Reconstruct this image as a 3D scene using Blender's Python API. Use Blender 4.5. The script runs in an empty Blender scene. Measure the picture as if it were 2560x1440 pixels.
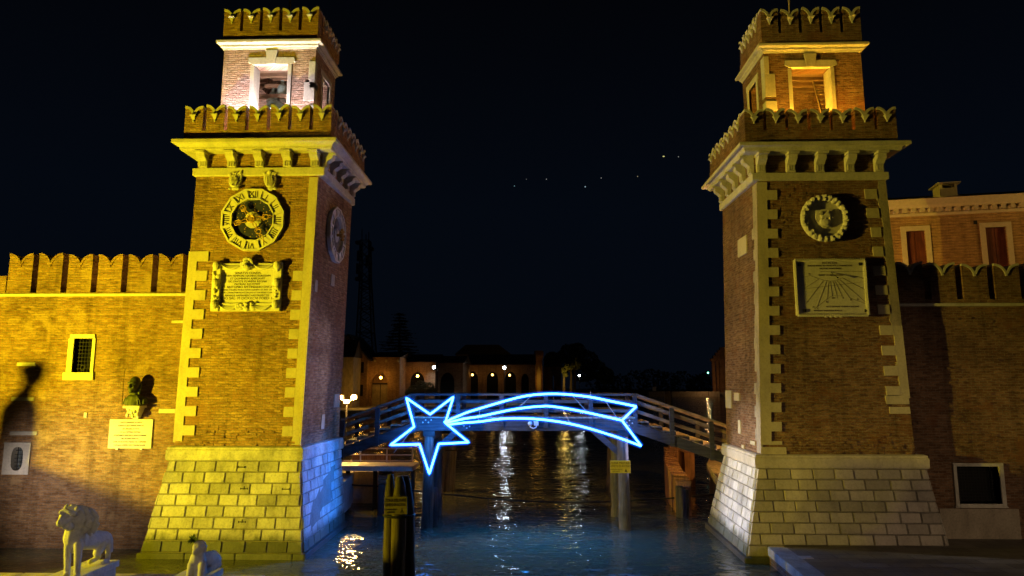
import bpy, bmesh, math, random
from mathutils import Vector, Matrix, Euler
R = math.radians
PI = math.pi
random.seed(11)
sc = bpy.context.scene
C = sc.collection

# ------------------------------------------------------------------ camera
PITCH = math.atan(240 / 1700); YAW = math.atan(50 / 1700)
O = Vector((0, 0, 5.0))
cd = bpy.data.cameras.new('camera'); cam = bpy.data.objects.new('camera', cd); C.objects.link(cam)
cam.location = O; cam.rotation_euler = (PI / 2 + PITCH, 0, YAW)
cd.sensor_width = 36; cd.lens = 36 * 1700 / 2560; cd.clip_start = .1; cd.clip_end = 8000
sc.camera = cam
CM = Euler((PI / 2 + PITCH, 0, YAW)).to_matrix()

# ------------------------------------------------------------------ world: clear night sky
w = bpy.data.worlds.new('World'); sc.world = w; w.use_nodes = True
nt = w.node_tree
bg = nt.nodes['Background']; bg.inputs[1].default_value = 1.0
tc = nt.nodes.new('ShaderNodeTexCoord'); sx = nt.nodes.new('ShaderNodeSeparateXYZ')
cr = nt.nodes.new('ShaderNodeValToRGB')
nt.links.new(tc.outputs['Generated'], sx.inputs[0]); nt.links.new(sx.outputs['Z'], cr.inputs[0])
nt.links.new(cr.outputs[0], bg.inputs[0])
cr.color_ramp.elements[0].position = 0.0; cr.color_ramp.elements[0].color = (.0014, .0025, .0050, 1)
cr.color_ramp.elements[1].position = .55; cr.color_ramp.elements[1].color = (.0008, .0010, .0018, 1)
e = cr.color_ramp.elements.new(.25); e.color = (.0012, .0024, .0050, 1)

sc.view_settings.view_transform = 'Standard'; sc.view_settings.look = 'None'
sc.view_settings.exposure = 0.0; sc.view_settings.gamma = 1
sc.render.engine = 'CYCLES'
sc.cycles.use_denoising = True
sc.cycles.max_bounces = 5; sc.cycles.diffuse_bounces = 3; sc.cycles.glossy_bounces = 3
sc.cycles.sample_clamp_indirect = 4
sc.cycles.use_light_tree = True

def lamp(name, kind, loc, power, color, target=None, cone=90, blend=.4, radius=.15):
    l = bpy.data.lights.new(name, kind); l.energy = power; l.color = color
    l.shadow_soft_size = radius
    o = bpy.data.objects.new(name, l); C.objects.link(o); o.location = loc
    if kind == 'SPOT':
        l.spot_size = R(cone); l.spot_blend = blend
    if target is not None:
        o.rotation_euler = (Vector(target) - Vector(loc)).to_track_quat('-Z', 'Y').to_euler()
    return o

YEL = (1.0, .80, .012)
# the yellow floodlights of the landing, out of frame to the left, low; each has an added light-blocking plate (built below)
FL1, FL2 = (-18.6, 12.3, 3.4), (-29, 9.5, 5.5)
lamp('flood_yellow', 'SPOT', FL1, 19500, YEL, (-7.4, 21, 11.2), 126, .9, .15)
lamp('flood_yellow_far', 'SPOT', FL2, 44000, (1.0, .76, .065), (9.4, 21.4, 11.8), 36, .5, .10)
# white lamp on the canal side of the left tower, lighting the canal face of the right tower
lamp('canal_lamp_white', 'SPOT', (-6.72, 24.3, 4.6), 7000, (.93, .9, 1.0), (6.9, 22.0, 2.1), 23, .8, .10)
# white lamp behind the balustrade, washing the foot of the left wall
lamp('wall_foot_lamp', 'SPOT', (-15.6, 17.4, 2.2), 560, (1, .86, .82), (-14.3, 21.2, 2.0), 84, 1.0, .08)
# dim added fill light behind the photographer
lamp('fill_light_dim', 'POINT', (3, -6, 7), 60, (1.0, .8, .62), radius=.3)
lamp('added_violet_light', 'SPOT', (7.6, 25.4, 1.8), 4600, (.58, .58, 1.0), (-6.8, 22.4, 8.5), 56, 1.0, .12)  # added light for the violet tone on the left tower's canal face
lamp('lion_fill_light', 'SPOT', (-4.5, 1, 6.5), 1000, (1.0, .80, .62), (-9.2, 15.5, 1.2), 36, .9, .2)  # added light from the camera side, brightens the lions
lamp('base_fill_light', 'SPOT', (17, 1, 6.5), 2300, (1.0, .70, .42), (11.5, 21, .6), 44, .9, .3)  # added light, brightens the right tower base and the pavement
# warm lamp in the yard between the right wall and the house
lamp('yard_lamp', 'POINT', (25.5, 24.2, 12.0), 720, (1.0, .66, .16), radius=.2)
# belfry lamps
LB = (1.0, .85, .88); RB = (1.0, .50, .03)

# ------------------------------------------------------------------ picture to place
def ray(px, py): return CM @ Vector(((px - 1280) / 1700, -(py - 720) / 1700, -1))
def at(px, py, Y): d = ray(px, py); return O + d * (Y / d.y)
def atX(px, py, X): d = ray(px, py); return O + d * (X / d.x)
def atZ(px, py, z): d = ray(px, py); return O + d * ((z - O.z) / d.z)
def V(*a): return Vector(a)

# ------------------------------------------------------------------ materials
class N:
    def __init__(s, name):
        s.m = bpy.data.materials.new(name); s.m.use_nodes = True; s.t = s.m.node_tree
        s.b = s.t.nodes['Principled BSDF']
        s.geo = s.t.nodes.new('ShaderNodeNewGeometry')
    def n(s, typ, **kw):
        x = s.t.nodes.new(typ)
        for k, v in kw.items():
            if k.startswith('i_'):
                key = k[2:]; key = int(key) if key.isdigit() else key.replace('_', ' ')
                if isinstance(v, bpy.types.NodeSocket): s.t.links.new(v, x.inputs[key])
                else: x.inputs[key].default_value = v
            else: setattr(x, k, v)
        return x
    def link(s, a, b): s.t.links.new(a, b)
    def math(s, op, a, b=0.0):
        x = s.n('ShaderNodeMath', operation=op)
        for i, q in enumerate((a, b)):
            if isinstance(q, bpy.types.NodeSocket): s.link(q, x.inputs[i])
            else: x.inputs[i].default_value = q
        return x.outputs[0]
    def noise(s, vec, scale, detail=4, rough=.6):
        x = s.n('ShaderNodeTexNoise'); x.inputs['Scale'].default_value = scale
        x.inputs['Detail'].default_value = detail; x.inputs['Roughness'].default_value = rough
        s.link(vec, x.inputs['Vector']); return x
    def ramp(s, fac, stops):
        x = s.n('ShaderNodeValToRGB'); s.link(fac, x.inputs[0]); el = x.color_ramp.elements
        while len(el) < len(stops): el.new(.5)
        for q, (p, c) in zip(el, stops):
            q.position = p; q.color = (c, c, c, 1) if not hasattr(c, '__len__') else (*c, 1)
        return x.outputs[0]
    def mix(s, typ, fac, a, b):
        x = s.n('ShaderNodeMix', data_type='RGBA', blend_type=typ)
        for i, q in ((0, fac), (6, a), (7, b)):
            if isinstance(q, bpy.types.NodeSocket): s.link(q, x.inputs[i])
            elif i == 0: x.inputs[i].default_value = q
            else: x.inputs[i].default_value = (*q, 1)
        return x.outputs[2]
    def bump(s, h, dist, strength=1.0, prev=None):
        x = s.n('ShaderNodeBump'); x.inputs['Distance'].default_value = dist
        x.inputs['Strength'].default_value = strength; s.link(h, x.inputs['Height'])
        if prev is not None: s.link(prev, x.inputs['Normal'])
        return x.outputs[0]
    def wallvec(s):           # (x + y, z): runs round the corners of a building
        sp = s.n('ShaderNodeSeparateXYZ'); s.link(s.geo.outputs['Position'], sp.inputs[0])
        u = s.math('ADD', sp.outputs[0], sp.outputs[1])
        cb = s.n('ShaderNodeCombineXYZ'); s.link(u, cb.inputs[0]); s.link(sp.outputs[2], cb.inputs[1])
        return cb.outputs[0]
    def fin(s, col=None, rough=.85, nrm=None, metal=0, spec=.3):
        if col is not None:
            if isinstance(col, bpy.types.NodeSocket): s.link(col, s.b.inputs['Base Color'])
            else: s.b.inputs['Base Color'].default_value = (*col, 1)
        if isinstance(rough, bpy.types.NodeSocket): s.link(rough, s.b.inputs['Roughness'])
        else: s.b.inputs['Roughness'].default_value = rough
        s.b.inputs['Metallic'].default_value = metal
        s.b.inputs['Specular IOR Level'].default_value = spec
        if nrm is not None: s.link(nrm, s.b.inputs['Normal'])
        return s.m

def brick_mat(name, c1=(.40, .20, .11), c2=(.52, .30, .17), mort=(.30, .22, .15), row=.078, wid=.24,
              rough_bump=1.0, patch=None, stain=.6, worn=1.0):
    s = N(name); v = s.wallvec()
    n0 = s.noise(v, 2.2, 3); n1 = s.noise(v, 9, 3)
    vv = s.n('ShaderNodeVectorMath', operation='SCALE'); vv.inputs['Scale'].default_value = .075 * worn
    s.link(n0.outputs['Color'], vv.inputs[0])
    v2 = s.n('ShaderNodeVectorMath', operation='SCALE'); v2.inputs['Scale'].default_value = .05 * worn
    s.link(n1.outputs['Color'], v2.inputs[0])
    a1 = s.n('ShaderNodeVectorMath', operation='ADD'); s.link(v, a1.inputs[0]); s.link(vv.outputs[0], a1.inputs[1])
    a2 = s.n('ShaderNodeVectorMath', operation='ADD'); s.link(a1.outputs[0], a2.inputs[0]); s.link(v2.outputs[0], a2.inputs[1])
    b = s.n('ShaderNodeTexBrick', i_Scale=1.0, i_Mortar_Size=.011, i_Mortar_Smooth=.35, i_Bias=-.1,
            i_Brick_Width=wid, i_Row_Height=row)
    b.inputs['Color1'].default_value = (*c1, 1); b.inputs['Color2'].default_value = (*c2, 1)
    b.inputs['Mortar'].default_value = (*mort, 1)
    s.link(a2.outputs[0], b.inputs['Vector'])
    st = s.n('ShaderNodeMapping'); st.inputs['Scale'].default_value = (.8, 2.6, 1); s.link(v, st.inputs['Vector'])
    nl = s.noise(st.outputs[0], 4.6, 6, .68)      # brick to brick scale
    nb = s.noise(v, .45, 5, .6)                  # big weather stains
    nf = s.noise(v, 26, 3, .7)
    col = s.mix('MULTIPLY', .72, b.outputs['Color'], s.ramp(nl.outputs[0], [(.3, .30), (.5, .95), (.7, 1.45)]))
    col = s.mix('MULTIPLY', stain, col, s.ramp(nb.outputs[0], [(.3, .45), (.5, .95), (.7, 1.25)]))
    col = s.mix('MULTIPLY', .45, col, s.ramp(nf.outputs[0], [(.3, .5), (.7, 1.3)]))
    sm = s.n('ShaderNodeMapping'); sm.inputs['Scale'].default_value = (2.6, .22, 1); s.link(v, sm.inputs['Vector'])
    nstr = s.noise(sm.outputs[0], 1.0, 5, .62)     # rain streaks
    col = s.mix('MULTIPLY', .55, col, s.ramp(nstr.outputs[0], [(.34, .5), (.47, .98), (.66, 1.15)]))
    if patch:
        npz = s.noise(v, .8, 5, .7)
        col = s.mix('MIX', s.ramp(npz.outputs[0], [(.55, 0.0), (.63, .6)]), col, patch)
    h = s.math('ADD', s.math('MULTIPLY', b.outputs['Fac'], -1.0), s.math('MULTIPLY', nl.outputs[0], 1.6))
    h = s.math('ADD', h, s.math('MULTIPLY', nf.outputs[0], .9))
    nr = s.bump(h, .034 * rough_bump, .9)
    return s.fin(col, .92, nr, spec=.15)

def stone_mat(name, c=(.52, .48, .40), dirt=.5, bump=.012, scale=1.0, rough=.8, joints=False, island=0, tide=False):
    s = N(name); v = s.geo.outputs['Position']
    st = s.n('ShaderNodeMapping'); st.inputs['Scale'].default_value = (1.0, 1.0, .45); s.link(v, st.inputs['Vector'])
    n1 = s.noise(st.outputs[0], 2.0 * scale, 6, .65); n2 = s.noise(v, 16 * scale, 4, .65); n3 = s.noise(v, 60 * scale, 2, .6)
    col = s.mix('MULTIPLY', dirt, c, s.ramp(n1.outputs[0], [(.3, .42), (.5, .9), (.68, 1.18)]))
    col = s.mix('MULTIPLY', .5 * dirt + .1, col, s.ramp(n2.outputs[0], [(.32, .5), (.5, .95), (.7, 1.15)]))
    if tide:
        spz = s.n('ShaderNodeSeparateXYZ'); s.link(v, spz.inputs[0]); zz = s.math('ADD', spz.outputs[2], s.math('MULTIPLY', n1.outputs[0], -.9))
        col = s.mix('MIX', s.ramp(zz, [(.0, .85), (.25, 0.0)]), col, (.06, .065, .035))
    if island: col = s.mix('MULTIPLY', island, col, s.ramp(s.geo.outputs['Random Per Island'], [(0, .55), (.5, 1.0), (1, 1.2)]))
    h = s.math('ADD', n2.outputs[0], s.math('MULTIPLY', n3.outputs[0], .35))
    h = s.math('ADD', h, s.math('MULTIPLY', n1.outputs[0], .6))
    return s.fin(col, rough, s.bump(h, bump, .8), spec=.25)

def wood_mat(name, c=(.16, .11, .07), axis=2, bump=.01, contrast=1.0):
    s = N(name); v = s.geo.outputs['Position']
    mp = s.n('ShaderNodeMapping'); k = [14, 14, 14]; k[axis] = 1.2
    mp.inputs['Scale'].default_value = k; s.link(v, mp.inputs['Vector'])
    n1 = s.noise(mp.outputs[0], 1.0, 5, .65); n2 = s.noise(v, 1.7, 4, .6)
    col = s.mix('MULTIPLY', .85 * contrast, c, s.ramp(n1.outputs[0], [(.3, .35), (.5, .9), (.72, 1.5)]))
    col = s.mix('MULTIPLY', .6, col, s.ramp(n2.outputs[0], [(.3, .5), (.7, 1.3)]))
    return s.fin(col, .75, s.bump(n1.outputs[0], bump, .9), spec=.25)

def plain(name, c, rough=.6, metal=0, bump=0, nz=.25, spec=.3):
    s = N(name); n1 = s.noise(s.geo.outputs['Position'], 9, 4, .6)
    col = s.mix('MULTIPLY', nz, c, s.ramp(n1.outputs[0], [(.3, .4), (.7, 1.3)]))
    return s.fin(col, rough, s.bump(n1.outputs[0], bump, .7) if bump else None, metal, spec)

def emit(name, c, k):
    s = N(name); s.b.inputs['Base Color'].default_value = (.02, .02, .02, 1)
    s.b.inputs['Emission Color'].default_value = (*c, 1); s.b.inputs['Emission Strength'].default_value = k
    return s.m

M = {}
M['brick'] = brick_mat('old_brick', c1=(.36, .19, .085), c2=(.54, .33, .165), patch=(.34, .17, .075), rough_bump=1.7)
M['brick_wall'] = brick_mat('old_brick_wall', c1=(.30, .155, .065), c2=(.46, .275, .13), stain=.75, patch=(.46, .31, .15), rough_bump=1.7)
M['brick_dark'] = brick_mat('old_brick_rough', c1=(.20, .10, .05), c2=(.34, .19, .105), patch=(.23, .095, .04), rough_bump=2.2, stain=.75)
M['brick_pale'] = brick_mat('pale_brick', c1=(.42, .25, .18), c2=(.58, .42, .33), patch=None, stain=.5)
M['brick_far'] = brick_mat('far_brick', c1=(.34, .19, .10), c2=(.44, .27, .15), row=.16, wid=.5)
M['brick_rose'] = brick_mat('rose_render', c1=(.40, .235, .085), c2=(.44, .26, .10), mort=(.26, .13, .065), row=.12, wid=30, rough_bump=.6, stain=.3, worn=.25)
M['stone'] = stone_mat('istrian_stone')
M['stone_block'] = stone_mat('weathered_block_stone', (.52, .48, .40), .85, .03, island=.7, tide=True)
M['stone_joint'] = stone_mat('stone_joint', (.20, .18, .145), .7, .02)
M['stone_smooth'] = stone_mat('smooth_quoin_stone', (.47, .40, .27), .4, .006)
M['stone_carved'] = stone_mat('carved_stone', (.60, .56, .47), .3, .006)
M['stone_white'] = stone_mat('white_marble', (.58, .55, .52), .6, .018, island=.6, tide=True)
M['stone_new'] = stone_mat('new_block_stone', (.48, .42, .34), .5, .008, island=.6)
M['stone_dark'] = stone_mat('wet_dark_stone', (.085, .075, .06), .7, .02, rough=.5)
M['stone_quay'] = stone_mat('quay_stone', (.42, .38, .31), .7, .015)
M['paving'] = None
M['plaster'] = stone_mat('patched_plaster', (.36, .30, .22), .8, .01)
M['bronze'] = plain('green_bronze', (.055, .062, .02), .5, .35, .006, .5)
M['verdigris'] = plain('verdigris_bell', (.20, .27, .25), .6, .3, .004, .6)
M['gold'] = plain('gilded_iron', (.42, .24, .05), .45, .3, 0, .2)
M['dial'] = plain('night_blue_enamel', (.022, .026, .14), .5, 0, .004, .8)
M['dial_grey'] = plain('weathered_dial', (.16, .14, .13), .8, 0, .004, .6)
M['ink'] = plain('black_lettering', (.045, .034, .015), .8, 0, 0, .1)
M['ink_soft'] = plain('faded_lettering', (.13, .10, .05), .8, 0, 0, .1)
M['iron'] = plain('dark_iron', (.03, .028, .025), .6, .5, 0, .3)
M['void'] = plain('dark_interior', (.012, .011, .010), .9, 0, 0, .2)
M['glass'] = plain('grey_window_glass', (.16, .19, .20), .2, 0, 0, .3, .5)
M['wood'] = wood_mat('weathered_timber', (.055, .052, .050), 0)
M['wood_bridge_rail'] = wood_mat('dimmed_bridge_rail', (.085, .07, .055), 0)  # darkened copy of the rail timber, dimness of the deck put into its colour
M['wood_y'] = wood_mat('weathered_tread', (.34, .27, .17), 1)
M['wood_v'] = wood_mat('weathered_pile', (.10, .085, .065), 2, .02)
M['wood_old'] = wood_mat('grey_old_pile', (.13, .10, .065), 2, .02)
M['wood_dark'] = wood_mat('tarred_pile', (.055, .045, .035), 2, .02)
M['wood_rail'] = wood_mat('rail_timber', (.24, .18, .12), 0)
M['wood_red'] = wood_mat('red_brown_fender_timber', (.30, .15, .07), 2, .02)
M['wood_brown'] = wood_mat('belfry_timber', (.14, .085, .05), 0)
M['shutter'] = wood_mat('red_brown_shutter', (.13, .035, .016), 2, .004)
M['frame_stone'] = plain('pale_window_surround', (.50, .40, .24), .8, 0, 0, .2)
M['sign'] = plain('yellow_enamel_sign', (.62, .50, .05), .5, 0, 0, .15)
M['sign_dark'] = plain('aged_yellow_sign', (.20, .155, .035), .6, 0, 0, .5)
M['leaf'] = plain('dark_leaves', (.05, .075, .03), .7, 0, 0, .6)
M['leaf_grey'] = plain('grey_green_leaves', (.13, .13, .07), .7, 0, 0, .7)
M['needle'] = plain('cedar_needles', (.025, .04, .028), .8, 0, 0, .6)
M['leaf_lit'] = plain('yellow_green_leaves', (.12, .12, .03), .7, 0, 0, .6)
M['bark'] = wood_mat('bark', (.16, .12, .08), 2, .02)
M['roof'] = plain('dark_roof_tiles', (.05, .035, .028), .85, 0, .02, .6)
M['mast'] = plain('painted_mast_steel', (.07, .035, .03), .6, .3, 0, .4)
M['mast_white'] = plain('painted_mast_steel_pale', (.10, .09, .09), .6, .3, 0, .4)
M['rail_metal'] = plain('pale_painted_rail', (.55, .45, .34), .5, .2, 0, .25)
M['white_plastic'] = plain('white_housing', (.6, .62, .65), .5, 0, 0, .1)
M['earth'] = plain('dark_earth', (.05, .045, .035), .95, 0, .03, .6)
M['hook'] = M['iron']

# ------------------------------------------------------------------ mesh builder
class MB:
    def __init__(s): s.v = []; s.f = []
    def add(s, vs, fs):
        n = len(s.v); s.v += [Vector(q) for q in vs]; s.f += [tuple(i + n for i in f) for f in fs]; return s
    def hexa(s, p):
        return s.add(p, [(0, 3, 2, 1), (4, 5, 6, 7), (0, 1, 5, 4), (1, 2, 6, 5), (2, 3, 7, 6), (3, 0, 4, 7)])
    def box(s, x0, x1, y0, y1, z0, z1):
        return s.hexa([(x0, y0, z0), (x1, y0, z0), (x1, y1, z0), (x0, y1, z0), (x0, y0, z1), (x1, y0, z1), (x1, y1, z1), (x0, y1, z1)])
    def prism(s, poly, ext):
        n = len(poly); a = [Vector(q) for q in poly]; b = [q + Vector(ext) for q in a]
        return s.add(a + b, [tuple(range(n))[::-1], tuple(range(n, 2 * n))] + [(i, (i + 1) % n, n + (i + 1) % n, n + i) for i in range(n)])
    def beam(s, a, b, w, h, up=(0, 0, 1)):
        a, b = Vector(a), Vector(b); d = (b - a).normalized(); up = Vector(up)
        sd = d.cross(up)
        if sd.length < 1e-4: sd = d.cross(Vector((1, 0, 0)))
        sd.normalize(); u = sd.cross(d).normalized(); x, z = sd * w / 2, u * h / 2
        return s.hexa([a - x - z, a + x - z, b + x - z, b - x - z, a - x + z, a + x + z, b + x + z, b - x + z])
    def tube(s, pts, r, n=8, closed=False):
        pts = [Vector(p) for p in pts]; m = len(pts)
        rs = r if hasattr(r, '__len__') else [r] * m
        vs = []; prev = None
        for i, p in enumerate(pts):
            if closed: d = pts[(i + 1) % m] - pts[i - 1]
            else: d = pts[min(i + 1, m - 1)] - pts[max(i - 1, 0)]
            d.normalize()
            if prev is None:
                prev = d.cross(Vector((0, 0, 1)))
                if prev.length < .05: prev = d.cross(Vector((1, 0, 0)))
            x = (prev - d * prev.dot(d)).normalized(); prev = x; y = d.cross(x)
            vs += [p + (x * math.cos(2 * PI * k / n) + y * math.sin(2 * PI * k / n)) * rs[i] for k in range(n)]
        fs = []
        for i in range(m if closed else m - 1):
            j = (i + 1) % m
            fs += [(i * n + k, i * n + (k + 1) % n, j * n + (k + 1) % n, j * n + k) for k in range(n)]
        if not closed: fs += [tuple(range(n))[::-1], tuple((m - 1) * n + k for k in range(n))]
        return s.add(vs, fs)
    def lathe(s, prof, c=(0, 0, 0), n=16):
        c = Vector(c); m = len(prof); vs = []
        for r, z in prof: vs += [c + Vector((r * math.cos(2 * PI * k / n), r * math.sin(2 * PI * k / n), z)) for k in range(n)]
        fs = [(i * n + k, i * n + (k + 1) % n, (i + 1) * n + (k + 1) % n, (i + 1) * n + k) for i in range(m - 1) for k in range(n)]
        fs += [tuple(range(n))[::-1], tuple((m - 1) * n + k for k in range(n))]
        return s.add(vs, fs)
    def sphere(s, c, r, n=10, m=6, sc=(1, 1, 1)):
        c = Vector(c); vs = [c + Vector((0, 0, -r * sc[2]))]
        for i in range(1, m):
            a = -PI / 2 + PI * i / m
            vs += [c + Vector((r * sc[0] * math.cos(a) * math.cos(2 * PI * k / n), r * sc[1] * math.cos(a) * math.sin(2 * PI * k / n), r * sc[2] * math.sin(a))) for k in range(n)]
        vs.append(c + Vector((0, 0, r * sc[2]))); t = len(vs) - 1
        fs = [(0, 1 + (k + 1) % n, 1 + k) for k in range(n)]
        for i in range(m - 2):
            fs += [(1 + i * n + k, 1 + i * n + (k + 1) % n, 1 + (i + 1) * n + (k + 1) % n, 1 + (i + 1) * n + k) for k in range(n)]
        b = 1 + (m - 2) * n; fs += [(b + k, b + (k + 1) % n, t) for k in range(n)]
        return s.add(vs, fs)
    def loft(s, rects):
        """rects: list of (x0,x1,y0,y1,z) stacked"""
        vs = []
        for x0, x1, y0, y1, z in rects: vs += [(x0, y0, z), (x1, y0, z), (x1, y1, z), (x0, y1, z)]
        fs = [(0, 3, 2, 1)]; n = len(rects)
        for i in range(n - 1): fs += [(4 * i + k, 4 * i + (k + 1) % 4, 4 * i + 4 + (k + 1) % 4, 4 * i + 4 + k) for k in range(4)]
        fs.append((4 * n - 4, 4 * n - 3, 4 * n - 2, 4 * n - 1))
        return s.add(vs, fs)
    def quad(s, a, b, c, d): return s.add([a, b, c, d], [(0, 1, 2, 3)])
    def build(s, name, mat, parent=None, local=False, smooth=False, bevel=0, remesh=0, loc=None, recalc=True):
        me = bpy.data.meshes.new(name)
        if local: org = Vector(loc) if loc else Vector((0, 0, 0)); vs = s.v; base = org
        else:
            xs = [v.x for v in s.v]; ys = [v.y for v in s.v]; zs = [v.z for v in s.v]
            org = Vector(((min(xs) + max(xs)) / 2, (min(ys) + max(ys)) / 2, min(zs)))
            vs = [v - org for v in s.v]
            base = org - (world_of(parent) if parent else Vector((0, 0, 0)))
        me.from_pydata([tuple(v) for v in vs], [], s.f)
        if recalc:
            bm = bmesh.new(); bm.from_mesh(me); bmesh.ops.recalc_face_normals(bm, faces=bm.faces); bm.to_mesh(me); bm.free()
        if smooth:
            for p in me.polygons: p.use_smooth = True
        me.materials.append(mat)
        o = bpy.data.objects.new(name, me); C.objects.link(o); o.location = base
        if parent: o.parent = parent
        if bevel:
            b = o.modifiers.new('bevel', 'BEVEL'); b.width = bevel; b.segments = 2; b.limit_method = 'ANGLE'
        if remesh:
            b = o.modifiers.new('remesh', 'REMESH'); b.mode = 'VOXEL'; b.voxel_size = remesh; b.use_smooth_shade = True
            b = o.modifiers.new('smooth', 'SMOOTH'); b.factor = .5; b.iterations = 3
        return o

def world_of(o):
    p = Vector((0, 0, 0))
    while o is not None: p = p + Vector(o.location); o = o.parent
    return p
def tag(o, label=None, cat=None, group=None, kind=None):
    if label: o['label'] = label
    if cat: o['category'] = cat
    if group: o['group'] = group
    if kind: o['kind'] = kind
    return o
def thing(name, label, cat, loc=(0, 0, 0), rz=0, group=None):
    o = bpy.data.objects.new(name, None); C.objects.link(o); o.location = loc; o.rotation_euler = (0, 0, rz)
    o.empty_display_size = .2
    return tag(o, label, cat, group)
def copy_tree(o, parent=None):
    c = o.copy(); C.objects.link(c)
    if parent is not None: c.parent = parent
    for ch in list(o.children): copy_tree(ch, c)
    return c
def text(name, body, size, mat, parent, loc, rot=(PI / 2, 0, 0), align='CENTER', ext=.004, spacing=1.0, xs=1.0):
    cu = bpy.data.curves.new(name, 'FONT'); cu.body = body; cu.size = size; cu.align_x = align; cu.align_y = 'CENTER'
    cu.extrude = ext; cu.space_line = spacing; cu.resolution_u = 3
    tmp = bpy.data.objects.new(name, cu); C.objects.link(tmp); bpy.context.view_layer.update()
    me = bpy.data.meshes.new_from_object(tmp.evaluated_get(bpy.context.evaluated_depsgraph_get())); bpy.data.objects.remove(tmp)
    me.name = name; me.materials.clear(); me.materials.append(mat)
    o = bpy.data.objects.new(name, me); C.objects.link(o); o.location = loc; o.rotation_euler = rot; o.scale = (xs, 1, 1)
    if parent: o.parent = parent
    return o
def lerp(a, b, t): return a + (b - a) * t
# ------------------------------------------------------------------ ground and water
def water_mat():
    s = N('canal_water'); v = s.geo.outputs['Position']
    mp = s.n('ShaderNodeMapping'); mp.inputs['Scale'].default_value = (1.0, 1.5, 1); s.link(v, mp.inputs['Vector'])
    n1 = s.noise(mp.outputs[0], 2.3, 2, .5); n1.inputs['Distortion'].default_value = .5
    n2 = s.noise(mp.outputs[0], .8, 2, .5); n3 = s.noise(mp.outputs[0], 11, 2, .5)
    h = s.math('ADD', s.math('MULTIPLY', n1.outputs[0], .55), s.math('MULTIPLY', n2.outputs[0], 1.0))
    h = s.math('ADD', h, s.math('MULTIPLY', n3.outputs[0], .02))
    npt = s.noise(v, .16, 3, .5); nr = s.bump(s.math('MULTIPLY', h, s.ramp(npt.outputs[0], [(.36, .45), (.62, 1.25)])), .085, 1.0)
    s.b.inputs['IOR'].default_value = 1.33
    return s.fin((.085, .088, .055), .075, nr, spec=.5)
M['water'] = water_mat()
mb = MB(); mb.quad((-400, -30, 0), (400, -30, 0), (400, 900, 0), (-400, 900, 0))
tag(mb.build('water', M['water'], recalc=False), kind='structure')
mb = MB(); mb.quad((-400, -30, -2.5), (400, -30, -2.5), (400, 900, -2.5), (-400, 900, -2.5))
tag(mb.build('ground', M['earth'], recalc=False), kind='structure')

# ------------------------------------------------------------------ swallow-tail merlons
def merlon_curve(wd, h, hv, n=7):
    L = [(0.5 * wd * math.sin(PI / 2 * i / n), hv + (h - hv) * math.cos(PI / 2 * i / n)) for i in range(n + 1)]
    Rr = [(wd - x, z) for x, z in L[::-1]][1:]
    return L, Rr
def make_merlon(wd, h, th, mat, cmat, bracket=True, hvf=.60, cop=.06):
    """local: x 0..wd, front at y 0, base z 0"""
    L, Rr = merlon_curve(wd, h, h * hvf)
    poly = [(0, 0, 0), (wd, 0, 0)] + [(x, 0, z) for x, z in Rr[::-1]] + [(x, 0, z) for x, z in L[::-1][1:]]
    mb = MB(); mb.prism(poly, (0, th, 0))
    o = mb.build('merlon', mat, None, local=True)
    mb = MB()
    for cv, sg in ((L, 1), (Rr, -1)):
        ins = []
        for i, (x, z) in enumerate(cv):
            a = cv[max(i - 1, 0)]; b = cv[min(i + 1, len(cv) - 1)]
            d = Vector((b[0] - a[0], b[1] - a[1])).normalized(); nn = Vector((-d.y, d.x))
            ins.append((x + nn.x * .022, z + nn.y * .022, x - nn.x * cop, z - nn.y * cop))
        for p, q in zip(ins[:-1], ins[1:]):
            y0, y1 = -.03, th + .03
            mb.hexa([(p[2], y0, p[3]), (q[2], y0, q[3]), (q[2], y1, q[3]), (p[2], y1, p[3]), (p[0], y0, p[1]), (q[0], y0, q[1]), (q[0], y1, q[1]), (p[0], y1, p[1])])
    mb.build('coping', cmat, o, local=True)
    if bracket:
        mb = MB(); c = wd / 2; zt = h * hvf - .01; zb = zt - h * .17
        a, b = wd * .14, wd * .05
        mb.hexa([(c - b, -.02, zb), (c + b, -.02, zb), (c + b, .02, zb), (c - b, .02, zb), (c - a, -.10, zt), (c + a, -.10, zt), (c + a, .02, zt), (c - a, .02, zt)])
        mb.box(c - a - .02, c + a + .02, -.12, .02, zt, zt + .035)
        mb.sphere((c, -.02, zb - .03), .035, 8, 5)
        mb.build('bracket', cmat, o, local=True)
    return o
def merlon_row(parent, protos, p0, ang, n, pitch):
    """p0 world start; ang: rotation about z; x axis runs along the row"""
    key, proto, fresh = protos
    base = world_of(parent)
    for i in range(n):
        if fresh[0]: o = proto; fresh[0] = False; o.parent = parent
        else: o = copy_tree(proto, parent)
        o.location = Vector(p0) + Vector((math.cos(ang), math.sin(ang), 0)) * (pitch * i) - base
        o.rotation_euler = (random.uniform(-.008, .008), random.uniform(-.006, .006), ang); o.scale = (1, 1, random.uniform(.955, 1.03))

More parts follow.
